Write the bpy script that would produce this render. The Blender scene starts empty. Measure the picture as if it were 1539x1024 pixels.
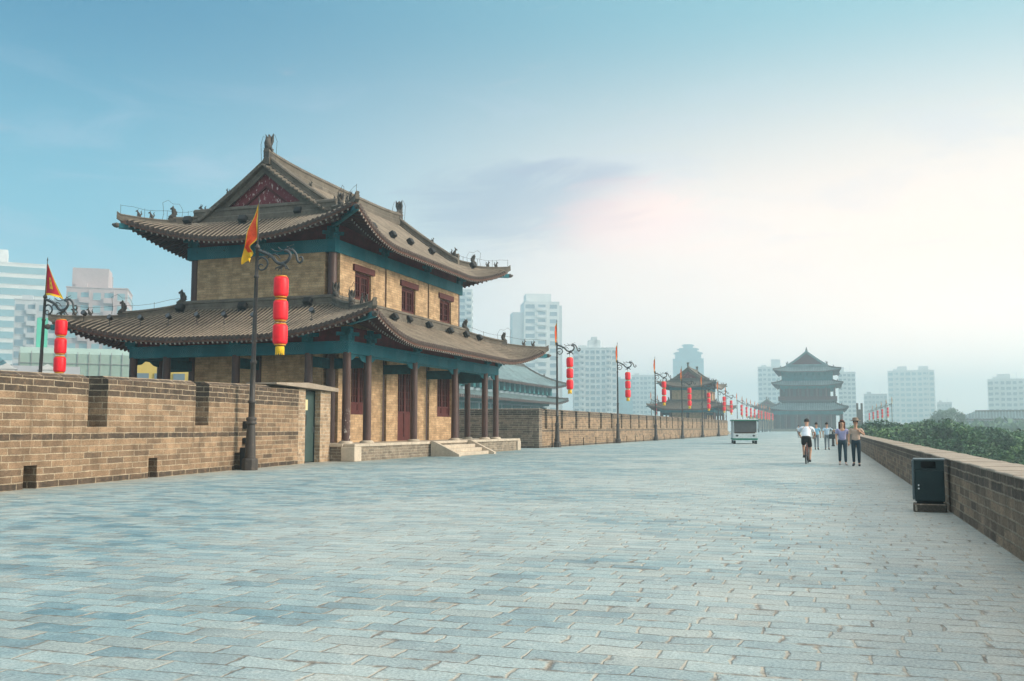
import bpy, bmesh, math, random
import numpy as np
from mathutils import Vector, Matrix
R = math.radians
random.seed(7); RNG = np.random.default_rng(7)
sc = bpy.context.scene
col = sc.collection

# ------------------------------------------------------------------ camera
cam = bpy.data.cameras.new('camera'); cam_o = bpy.data.objects.new('camera', cam); col.objects.link(cam_o)
cam.sensor_width = 36.0; cam.sensor_fit = 'HORIZONTAL'; cam.lens = 34.62
cam.clip_start = 0.05; cam.clip_end = 9000
cam_o.location = (0, 0, 1.4)
cam_o.rotation_euler = (R(90 + 5.058), 0, R(17.641))
sc.camera = cam_o
sc.view_settings.view_transform = 'Standard'; sc.view_settings.look = 'None'
sc.view_settings.exposure = 0.30; sc.view_settings.gamma = 1.0
sc.cycles.use_denoising = True
sc.cycles.max_bounces = 6; sc.cycles.diffuse_bounces = 3; sc.cycles.volume_bounces = 4
sc.cycles.volume_max_steps = 64
sc.cycles.use_adaptive_sampling = True; sc.cycles.adaptive_threshold = 0.02

# ------------------------------------------------------------------ node helpers
class NT:
    def __init__(s, tree): s.t = tree; s.n = tree.nodes; s.l = tree.links
    def node(s, typ, **kw):
        n = s.n.new(typ)
        for k, v in kw.items(): setattr(n, k, v)
        return n
    def _in(s, sock, v):
        if v is None: return
        if hasattr(v, 'is_output'): s.l.new(v, sock)
        else: sock.default_value = v
    def m(s, op, a, b=None, c=None, clamp=False):
        n = s.node('ShaderNodeMath', operation=op, use_clamp=clamp)
        for i, v in enumerate((a, b, c)): s._in(n.inputs[i], v)
        return n.outputs[0]
    def vm(s, op, a, b=None, scale=None):
        n = s.node('ShaderNodeVectorMath', operation=op)
        s._in(n.inputs[0], a)
        if b is not None: s._in(n.inputs[1], b)
        if scale is not None: s._in(n.inputs['Scale'], scale)
        return n.outputs['Value'] if op in ('DOT_PRODUCT', 'LENGTH') else n.outputs['Vector']
    def mix(s, f, a, b, blend='MIX'):
        n = s.node('ShaderNodeMix', data_type='RGBA', blend_type=blend, clamp_factor=True)
        s._in(n.inputs[0], f)
        for i, v in ((6, a), (7, b)):
            if isinstance(v, tuple) and len(v) == 3: v = (*v, 1)
            s._in(n.inputs[i], v)
        return n.outputs[2]
    def noise(s, vec, scale, detail=4, rough=.55, dist=0.0, out='Fac'):
        n = s.node('ShaderNodeTexNoise'); s._in(n.inputs['Vector'], vec)
        n.inputs['Scale'].default_value = scale; n.inputs['Detail'].default_value = detail
        n.inputs['Roughness'].default_value = rough; n.inputs['Distortion'].default_value = dist
        return n.outputs[out]
    def white(s, vec):
        n = s.node('ShaderNodeTexWhiteNoise', noise_dimensions='3D'); s._in(n.inputs['Vector'], vec); return n.outputs['Value']
    def ramp(s, f, stops, interp='LINEAR'):
        n = s.node('ShaderNodeValToRGB'); s._in(n.inputs[0], f); cr = n.color_ramp; cr.interpolation = interp
        while len(cr.elements) < len(stops): cr.elements.new(.5)
        for e, (p, c) in zip(cr.elements, stops):
            e.position = p; e.color = (c, c, c, 1) if not isinstance(c, tuple) else (*c, 1)
        return n.outputs[0]
    def sm(s, v, a, b):   # smoothstep a..b -> 0..1
        n = s.node('ShaderNodeMapRange', interpolation_type='SMOOTHSTEP'); s._in(n.inputs[0], v)
        n.inputs[1].default_value = a; n.inputs[2].default_value = b
        return n.outputs[0]
    def sep(s, v):
        n = s.node('ShaderNodeSeparateXYZ'); s._in(n.inputs[0], v); return n.outputs
    def comb(s, x, y, z=0.0):
        n = s.node('ShaderNodeCombineXYZ')
        for i, v in enumerate((x, y, z)): s._in(n.inputs[i], v)
        return n.outputs[0]
    def coord(s, k='Object'): return s.node('ShaderNodeTexCoord').outputs[k]
    def bump(s, h, strength=.5, dist=.02):
        n = s.node('ShaderNodeBump'); s._in(n.inputs['Height'], h)
        n.inputs['Strength'].default_value = strength; n.inputs['Distance'].default_value = dist
        return n.outputs[0]

# ------------------------------------------------------------------ world: hazy morning sky, blue overhead, warm white to the right
SUN_AZ, SUN_EL = R(82), R(25)          # azimuth from +Y towards +X
world = bpy.data.worlds.new('World'); sc.world = world; world.use_nodes = True
W = NT(world.node_tree); W.n.clear()
d = W.coord('Generated')
dx, dy, dz = W.sep(d)
hz = W.m('SQRT', W.m('ADD', W.m('MULTIPLY', dx, dx), W.m('ADD', W.m('MULTIPLY', dy, dy), 1e-5)))
az = W.m('ARCTAN2', dx, dy)                           # 0 = +Y, + to the right
warm = W.sm(az, R(-44), R(6))
el = W.m('ARCTAN2', dz, hz)
low = W.mix(warm, (.70, .86, .94), (1.95, 1.43, 1.24))
mid = W.mix(warm, (.13, .42, .55), (1.16, .86, .71))
top = W.mix(warm, (0.0, .16, .30), (.17, .40, .47))
zen = W.mix(warm, (.92, 1.02, 1.06), (1.42, 1.34, 1.24))
c = W.mix(W.sm(el, R(1), R(10.5)), low, mid)
c = W.mix(W.sm(el, R(9), R(24)), c, top)
c = W.mix(W.sm(el, R(27), R(46)), c, zen)
# thin streaky cloud, lilac with a pink rim
cv = W.comb(W.m('MULTIPLY', az, 2.2), W.m('MULTIPLY', el, 9.0), W.m('MULTIPLY', az, .4))
cn = W.noise(cv, 2.3, 6, .55, .6)
body = W.m('MULTIPLY', W.sm(cn, .47, .66), W.m('MULTIPLY', W.sm(el, R(5), R(12)), W.m('SUBTRACT', 1.0, W.sm(el, R(15), R(21)))))
c = W.mix(W.m('MULTIPLY', body, .25), c, (.52, .55, .66))
def blob(a0, e0, wa, we):
    u = W.m('DIVIDE', W.m('SUBTRACT', az, R(a0)), R(wa)); v = W.m('DIVIDE', W.m('SUBTRACT', el, R(e0)), R(we))
    return W.m('SUBTRACT', 1.0, W.sm(W.m('SQRT', W.m('ADD', W.m('MULTIPLY', u, u), W.m('MULTIPLY', v, v))), 0.1, 1.0))
cv2 = W.comb(W.m('MULTIPLY', az, 5.0), W.m('ADD', W.m('MULTIPLY', el, 22.0), W.m('MULTIPLY', az, -3.0)), 0.3)
cn2 = W.noise(cv2, 1.7, 7, .6, .8)
wob = W.m('MULTIPLY', W.m('SUBTRACT', cn2, .5), 1.5)
b1 = W.sm(W.m('ADD', W.m('MULTIPLY', blob(-16.8, 12.8, 12.0, 4.3), 1.0), wob), .22, .95)
c = W.mix(W.m('MULTIPLY', b1, .66), c, (.24, .31, .43))
b3 = W.sm(W.m('ADD', W.m('MULTIPLY', blob(-13.5, 14.9, 7.0, 1.3), .9), wob), .30, .95)
c = W.mix(W.m('MULTIPLY', b3, .5), c, (.30, .33, .44))
b2 = W.sm(W.m('ADD', blob(-10.5, 12.0, 8.5, 3.6), W.m('MULTIPLY', wob, 1.0)), .15, 1.05)
c = W.mix(W.m('MULTIPLY', b2, .42), c, (1.30, .70, .60))
glow = blob(-8.0, 8.0, 17, 8)
c = W.mix(W.m('MULTIPLY', glow, .45), c, (1.24, .97, .86))
below = W.sm(dz, -.02, .0)
c = W.mix(below, (.42, .50, .52), c)
nish = W.node('ShaderNodeTexSky', sky_type='NISHITA', sun_disc=False)
nish.sun_elevation = SUN_EL; nish.sun_rotation = SUN_AZ; nish.dust_density = 3.0; nish.air_density = 1.2
# the physical sky carries part of the light: same directions, weight .05
addn = W.node('ShaderNodeMix', data_type='RGBA', blend_type='ADD'); addn.inputs[0].default_value = 1.0
sc1 = W.vm('SCALE', nish.outputs[0], scale=0.018)
W.l.new(c, addn.inputs[6]); W.l.new(sc1, addn.inputs[7])
bg = W.node('ShaderNodeBackground'); bg.inputs[1].default_value = 1.0
W.l.new(addn.outputs[2], bg.inputs[0])
wo = W.node('ShaderNodeOutputWorld'); W.l.new(bg.outputs[0], wo.inputs[0])
world.cycles.sampling_method = 'MANUAL'; world.cycles.sample_map_resolution = 512

sun = bpy.data.lights.new('sun', 'SUN'); sun.energy = 3.6; sun.angle = R(15); sun.color = (1.0, .86, .70)
sun_o = bpy.data.objects.new('sun', sun); col.objects.link(sun_o)
sv = Vector((math.sin(SUN_AZ) * math.cos(SUN_EL), math.cos(SUN_AZ) * math.cos(SUN_EL), math.sin(SUN_EL)))
sun_o.rotation_euler = (-sv).to_track_quat('-Z', 'Y').to_euler(); sun_o.location = sv * 60
HAZE_DENSITY = 0.0010

# ------------------------------------------------------------------ materials
MATS = {}
def new_mat(name, rough=.8, spec=.3, metal=0.0):
    m = bpy.data.materials.new(name); m.use_nodes = True
    t = NT(m.node_tree); b = t.n['Principled BSDF']
    b.inputs['Roughness'].default_value = rough; b.inputs['Metallic'].default_value = metal
    b.inputs['Specular IOR Level'].default_value = spec
    MATS[name] = m
    return m, t, b
def plain(name, c, rough=.8, var=.25, scale=2.5, bump=0.0, bscale=25, dirt=None, spec=.3, metal=0.0, bdist=.01):
    m, t, b = new_mat(name, rough, spec, metal)
    o = t.coord('Object')
    n1 = t.noise(o, scale, 5); n2 = t.noise(o, scale * 9, 3)
    f = t.m('ADD', t.m('MULTIPLY', n1, .65), t.m('MULTIPLY', n2, .35))
    dk = tuple(x * (1 - var) for x in c); lt = tuple(min(1, x * (1 + var)) for x in c)
    cc = t.ramp(f, [(.32, dk), (.68, lt)])
    if dirt: cc = t.mix(t.sm(t.noise(o, scale * 2.3, 6, .7), .52, .72), cc, dirt)
    t.l.new(cc, b.inputs['Base Color'])
    if bump: t.l.new(t.bump(t.noise(o, bscale, 4), bump, bdist), b.inputs['Normal'])
    return m
def bricks(name, c1, c2, mortar, bw, bh, ms=.02, dark=None, rows=None, stain=None, bump=.6, flake=None):
    """coursed brick laid in the mesh's UV metres; rows = list of (v0, v1) courses of darker brick"""
    m, t, b = new_mat(name, .9, .2)
    uv = t.coord('UV')
    dn = t.node('ShaderNodeTexNoise'); t.l.new(uv, dn.inputs['Vector']); dn.inputs['Scale'].default_value = 3.5; dn.inputs['Detail'].default_value = 3
    off = t.vm('SCALE', t.vm('SUBTRACT', dn.outputs['Color'], (.5, .5, .5)), scale=.035)
    p = t.vm('ADD', uv, off)
    u, v, _ = t.sep(p)
    row = t.m('FLOOR', t.m('DIVIDE', v, bh))
    jit = t.m('MULTIPLY', t.white(t.comb(row, 3.0, 1.0)), .35)
    uu = t.m('ADD', t.m('DIVIDE', u, bw), t.m('ADD', t.m('MULTIPLY', row, .5), jit))
    fu = t.m('FRACT', uu); fv = t.m('FRACT', t.m('DIVIDE', v, bh))
    eu = t.m('MULTIPLY', t.m('MINIMUM', fu, t.m('SUBTRACT', 1.0, fu)), bw)
    ev = t.m('MULTIPLY', t.m('MINIMUM', fv, t.m('SUBTRACT', 1.0, fv)), bh)
    e = t.m('MINIMUM', eu, ev)
    ragged = t.m('MULTIPLY', t.m('SUBTRACT', t.noise(uv, 14, 3), .5), ms * .8)
    j = t.m('SUBTRACT', 1.0, t.sm(t.m('ADD', e, ragged), ms * .30, ms * .75))
    cell = t.comb(t.m('FLOOR', uu), row, 0.0)
    r1 = t.white(cell); r2 = t.white(t.vm('ADD', cell, (7.3, 1.1, 4.2)))
    n = t.noise(uv, 5, 6, .65); big = t.noise(uv, .45, 4)
    f = t.m('ADD', t.m('MULTIPLY', r1, .45), t.m('ADD', t.m('MULTIPLY', n, .35), t.m('MULTIPLY', big, .30)))
    cc = t.ramp(f, [(.30, c2), (.75, c1)])
    if dark:
        mk = t.m('MULTIPLY', t.sm(r2, .86, .92), .5)
        for (v0, v1) in rows or []:
            mid = t.m('MULTIPLY', t.m('ADD', row, .5), bh)
            inr = t.m('MULTIPLY', t.m('GREATER_THAN', mid, v0), t.m('LESS_THAN', mid, v1))
            inr = t.m('MULTIPLY', inr, t.m('ADD', .80, t.m('MULTIPLY', r2, .20)))
            mk = t.m('MAXIMUM', mk, inr)
        mk = t.m('MULTIPLY', mk, t.m('ADD', .6, t.m('MULTIPLY', t.sm(n, .3, .55), .4)))
        dk2 = t.mix(n, dark, tuple(min(1, x * 1.7) for x in dark))
        cc = t.mix(mk, cc, dk2)
    if stain: cc = t.mix(t.m('MULTIPLY', t.sm(t.noise(uv, 1.3, 6, .7), .5, .75), .7), cc, stain)
    if flake: cc = t.mix(t.sm(t.noise(uv, 9, 6, .7), .62, .66), cc, flake)
    mt = t.mix(t.noise(uv, 6, 4), tuple(x * .7 for x in mortar), mortar)
    cc = t.mix(j, cc, mt)
    cc = t.mix(.45, cc, t.mix(t.sm(t.noise(uv, 30, 5, .7), .28, .72), (.12, .12, .12), (.88, .88, .88)), 'OVERLAY')
    cc = t.mix(.40, cc, t.mix(t.sm(t.noise(uv, 2.2, 5, .65), .30, .70), (.20, .20, .20), (.80, .80, .80)), 'OVERLAY')
    strk = t.vm('MULTIPLY', uv, (3.2, .35, 1.0))
    cc = t.mix(t.m('MULTIPLY', t.sm(t.noise(strk, 1.0, 5, .6), .54, .74), .45), cc, tuple(x * .42 for x in c2))
    smear = t.m('MULTIPLY', t.sm(t.noise(uv, 3.0, 6, .7), .60, .74), .45)
    cc = t.mix(smear, cc, mt)
    t.l.new(cc, b.inputs['Base Color'])
    h = t.m('ADD', t.m('MULTIPLY', t.m('SUBTRACT', 1.0, j), .5), t.m('ADD', t.m('MULTIPLY', n, .5), t.m('MULTIPLY', r1, .18)))
    t.l.new(t.bump(h, bump, .03), b.inputs['Normal'])
    return m

def make_paving():
    m, t, b = new_mat('paving_slabs', .75, .35)
    o = t.coord('Object')
    n1 = t.node('ShaderNodeTexNoise'); t.l.new(o, n1.inputs['Vector']); n1.inputs['Scale'].default_value = 1.1; n1.inputs['Detail'].default_value = 2
    n2 = t.node('ShaderNodeTexNoise'); t.l.new(o, n2.inputs['Vector']); n2.inputs['Scale'].default_value = 9; n2.inputs['Detail'].default_value = 4
    p = t.vm('ADD', o, t.vm('SCALE', t.vm('SUBTRACT', n1.outputs['Color'], (.5, .5, .5)), scale=.16))
    p = t.vm('ADD', p, t.vm('SCALE', t.vm('SUBTRACT', n2.outputs['Color'], (.5, .5, .5)), scale=.045))
    u, v, _ = t.sep(p)
    bw, bh = .48, .235
    row = t.m('FLOOR', t.m('DIVIDE', v, bh))
    jit = t.m('MULTIPLY', t.white(t.comb(row, 5.0, 2.0)), .55)
    uu = t.m('ADD', t.m('DIVIDE', u, bw), t.m('ADD', t.m('MULTIPLY', row, .5), jit))
    fu = t.m('FRACT', uu); fv = t.m('FRACT', t.m('DIVIDE', v, bh))
    cell = t.comb(t.m('FLOOR', uu), row, 0.0)
    r1 = t.white(cell); r2 = t.white(t.vm('ADD', cell, (3.7, 9.1, 2.2))); r3 = t.white(t.vm('ADD', cell, (13.7, 5.1, 8.2)))
    eu = t.m('MULTIPLY', t.m('MINIMUM', fu, t.m('SUBTRACT', 1.0, fu)), bw)
    ev = t.m('MULTIPLY', t.m('MINIMUM', fv, t.m('SUBTRACT', 1.0, fv)), bh)
    nz = t.noise(o, 7, 5, .65); fine = t.noise(o, 45, 5, .7); big = t.noise(o, .22, 4); midn = t.noise(o, 1.6, 5, .6)
    rag = t.m('MULTIPLY', t.m('SUBTRACT', nz, .5), .035)
    ju = t.m('SUBTRACT', 1.0, t.sm(t.m('ADD', eu, rag), .004, .015))
    jv = t.m('SUBTRACT', 1.0, t.sm(t.m('ADD', ev, t.m('MULTIPLY', rag, .8)), .001, .008))
    # worn, chipped edges: the joint opens where a large noise says so
    wear = t.sm(t.noise(o, 2.3, 5, .7), .50, .66)
    chip = t.m('MULTIPLY', wear, t.m('SUBTRACT', 1.0, t.sm(t.m('ADD', t.m('MINIMUM', eu, ev), t.m('MULTIPLY', rag, 1.8)), .004, .040)))
    f = t.m('ADD', t.m('MULTIPLY', r1, .26), t.m('ADD', t.m('MULTIPLY', midn, .44), t.m('MULTIPLY', nz, .30)))
    stone = t.ramp(f, [(.28, (.058, .135, .17)), (.43, (.135, .240, .275)), (.58, (.235, .335, .352)), (.80, (.38, .445, .435))])
    dusty = t.m('MULTIPLY', t.sm(t.m('ADD', big, t.m('MULTIPLY', t.sm(t.sep(o)[0], -11.0, -2.0), .16)), .44, .72), .42)
    stone = t.mix(t.m('MULTIPLY', t.sm(r3, .55, .9), .35), stone, (.34, .32, .27))
    stone = t.mix(dusty, stone, (.50, .51, .47))
    stone = t.mix(t.m('MULTIPLY', t.sm(t.noise(o, 3.1, 6, .7), .55, .75), .55), stone, (.56, .58, .55))
    x0, y0, _z = t.sep(o)                    # sandy dust collects along the foot of both walls
    edge = t.m('MAXIMUM', t.sm(x0, -.6, 2.0), t.m('SUBTRACT', 1.0, t.sm(t.m('ADD', x0, t.m('MULTIPLY', y0, .10)), -16.2, -13.2)))
    edge = t.m('MULTIPLY', edge, t.sm(nz, .2, .6))
    stone = t.mix(t.m('MULTIPLY', edge, .6), stone, (.43, .38, .31))
    stone = t.mix(.42, stone, t.mix(t.sm(fine, .28, .72), (.12, .12, .12), (.88, .88, .88)), 'OVERLAY')
    pit = t.sm(t.noise(o, 26, 4, .75), .62, .72)
    stone = t.mix(t.m('MULTIPLY', pit, .5), stone, (.12, .13, .125))
    stone = t.mix(t.m('MULTIPLY', t.sm(t.noise(o, .9, 6, .75), .60, .72), .40), stone, (.30, .25, .19))
    sand = t.mix(nz, (.32, .28, .22), (.55, .50, .42))
    dark = t.mix(nz, (.11, .095, .08), (.25, .215, .175))
    cc = t.mix(t.m('MULTIPLY', jv, .9), stone, t.mix(t.sm(midn, .48, .64), dark, sand))
    cc = t.mix(t.m('MULTIPLY', ju, t.sm(nz, .25, .5)), cc, t.mix(t.sm(midn, .37, .50), dark, sand))
    cc = t.mix(chip, cc, t.mix(t.sm(nz, .42, .62), dark, sand))
    t.l.new(cc, b.inputs['Base Color'])
    tilt = t.m('ADD', t.m('MULTIPLY', t.m('MULTIPLY', t.m('SUBTRACT', fu, .5), t.m('SUBTRACT', r2, .5)), .8),
               t.m('MULTIPLY', t.m('MULTIPLY', t.m('SUBTRACT', fv, .5), t.m('SUBTRACT', r3, .5)), .8))
    j = t.m('MAXIMUM', ju, t.m('MAXIMUM', jv, chip))
    h = t.m('ADD', t.m('ADD', t.m('MULTIPLY', j, -.9), tilt), t.m('ADD', t.m('MULTIPLY', r1, .35), t.m('ADD', t.m('MULTIPLY', nz, .55), t.m('MULTIPLY', fine, .40))))
    t.l.new(t.bump(h, .75, .022), b.inputs['Normal'])
    t.l.new(t.m('ADD', .55, t.m('MULTIPLY', nz, .35)), b.inputs['Roughness'])
    return m
make_paving()

PARAPET_ROWS = [(2.18, 9), (1.10, 1.28), (-.1, .16)]
bricks('parapet_brick', (.315, .212, .132), (.165, .112, .073), (.43, .35, .25), .75, .158, .023, dark=(.042, .034, .028), rows=PARAPET_ROWS, stain=(.22, .14, .09))
bricks('grey_brick', (.25, .19, .14), (.12, .095, .075), (.36, .31, .25), .70, .150, .028, dark=(.045, .04, .034), rows=[(2.18, 9), (-.1, .16)])
bricks('low_parapet_brick', (.25, .175, .12), (.11, .080, .060), (.27, .22, .165), .50, .125, .022, dark=(.05, .04, .034), rows=[(.60, .9)], stain=(.36, .26, .19))
bricks('rampart_brick', (.30, .25, .20), (.18, .15, .125), (.42, .38, .32), .75, .16, .028)
bricks('tower_brick', (.54, .365, .215), (.36, .238, .138), (.40, .30, .20), .46, .118, .018, stain=(.36, .27, .17), bump=.5)
bricks('pier_brick', (.47, .335, .22), (.26, .185, .125), (.50, .42, .32), .36, .140, .030)
bricks('platform_brick', (.27, .22, .165), (.15, .125, .10), (.40, .36, .29), .50, .125, .022)
plain('pale_stone', (.49, .42, .335), .8, .22, 1.5, .3, 20, dirt=(.38, .32, .25))
plain('coping_stone', (.32, .265, .21), .85, .25, 1.2, .5, 16, dirt=(.30, .26, .21))
plain('roof_tile', (.22, .182, .140), .8, .38, 1.1, .5, 22, dirt=(.13, .108, .084))
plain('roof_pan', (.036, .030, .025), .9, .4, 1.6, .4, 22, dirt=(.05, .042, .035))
plain('ridge_tile', (.135, .118, .096), .85, .40, 1.4, .6, 14, dirt=(.085, .075, .062))
plain('tile_end', (.085, .062, .055), .8, .35, 6, .4, 30)
plain('ornament_tile', (.075, .07, .064), .8, .4, 4, .7, 18, dirt=(.16, .145, .12))
plain('rafter_paint', (.085, .032, .028), .7, .4, 4)
plain('rafter_tip', (.28, .25, .22), .7, .4, 6)
plain('soffit_paint', (.05, .022, .020), .8, .4, 3)
plain('column_paint', (.075, .036, .030), .42, .3, 1.6, spec=.45)
plain('red_panel', (.13, .020, .022), .7, .4, 3, dirt=(.04, .02, .02))
plain('lattice_red', (.085, .017, .015), .6, .3, 4, dirt=(.10, .025, .022))
plain('lattice_dark', (.035, .012, .012), .5, .3, 4)
plain('iron_black', (.028, .027, .028), .5, .35, 8, spec=.4)
plain('iron_pole', (.045, .038, .034), .5, .35, 3, spec=.4, dirt=(.09, .07, .055))
plain('bronze_grey', (.05, .055, .058), .5, .4, 10, .4, 30, spec=.5)
plain('lantern_red', (.90, .008, .022), .45, .10, 6, .15, 60, spec=.4)
plain('lantern_gold', (.66, .30, .025), .45, .2, 10, spec=.4)
plain('tassel_gold', (.85, .50, .02), .7, .25, 20)
plain('flag_red', (.88, .075, .012), .7, .35, 3)
plain('flag_crimson', (.62, .018, .04), .7, .25, 3)
plain('flag_yellow', (.90, .52, .02), .7, .2, 4)
plain('door_green', (.035, .065, .060), .5, .3, 2, spec=.4, dirt=(.06, .09, .085))
plain('paper_yellow', (.70, .62, .36), .8, .1, 5)
plain('bin_metal', (.012, .028, .031), .5, .25, 3, spec=.3)
plain('bin_trim', (.10, .13, .14), .45, .2, 5, spec=.5)
plain('bin_dark', (.006, .008, .009), .6, .2, 5)
plain('white_paint', (.72, .74, .74), .6, .1, 4)
plain('box_black', (.02, .02, .021), .6, .3, 5)
plain('lens_glass', (.05, .06, .07), .2, .2, 5, spec=.6)
def make_flaking(name, base, flake, z0, z1, amount):
    m, t, b = new_mat(name, .55, .4)
    o = t.coord('Object'); _, _, z = t.sep(o)
    st = t.vm('MULTIPLY', o, (7, 7, 2.6))
    n = t.noise(st, 1.0, 6, .75); zone = t.m('MULTIPLY', t.sm(z, z0, z0 + .15), t.m('SUBTRACT', 1.0, t.sm(z, z1 - .6, z1)))
    f = t.m('MULTIPLY', t.sm(n, amount, amount + .05), zone)
    cc = t.mix(t.noise(o, 2, 5), tuple(x * .7 for x in base), tuple(x * 1.3 for x in base))
    cc = t.mix(f, cc, flake); t.l.new(cc, b.inputs['Base Color'])
    t.l.new(t.bump(f, .4, .005), b.inputs['Normal'])
make_flaking('column_worn', (.075, .036, .030), (.62, .58, .53), .75, 2.3, .56)
make_flaking('gable_red', (.16, .022, .028), (.60, .50, .47), 11.3, 14.6, .565)
def make_painted_beam():
    """blue-green painted beam: pale scroll lines on dark teal, bands near the posts"""
    m, t, b = new_mat('painted_beam', .65, .3)
    uv = t.coord('UV'); u, v, _ = t.sep(uv)
    w = t.node('ShaderNodeTexWave', wave_type='RINGS', rings_direction='SPHERICAL')
    fr = t.comb(t.m('SUBTRACT', t.m('FRACT', t.m('DIVIDE', u, .82)), .5), t.m('SUBTRACT', t.m('FRACT', t.m('DIVIDE', v, .42)), .5), 0.0)
    t.l.new(fr, w.inputs['Vector']); w.inputs['Scale'].default_value = 2.6; w.inputs['Distortion'].default_value = 1.5
    line = t.sm(w.outputs['Fac'], .80, .93)
    n = t.noise(uv, 2.0, 5); base = t.mix(n, (.006, .085, .12), (.014, .19, .235))
    bays = t.sm(t.m('ABSOLUTE', t.m('SUBTRACT', t.m('FRACT', t.m('DIVIDE', u, 2.6)), .5)), .22, .30)
    cc = t.mix(t.m('MULTIPLY', t.m('MULTIPLY', line, .45), bays), base, (.16, .34, .36))
    cc = t.mix(t.sm(t.noise(uv, 6, 6, .7), .60, .72), cc, (.015, .03, .035))
    t.l.new(cc, b.inputs['Base Color'])
make_painted_beam()
plain('teal_dark', (.008, .070, .090), .65, .4, 3, dirt=(.01, .025, .03))
plain('teal_bracket', (.012, .13, .16), .65, .4, 4, dirt=(.02, .05, .06))

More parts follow.
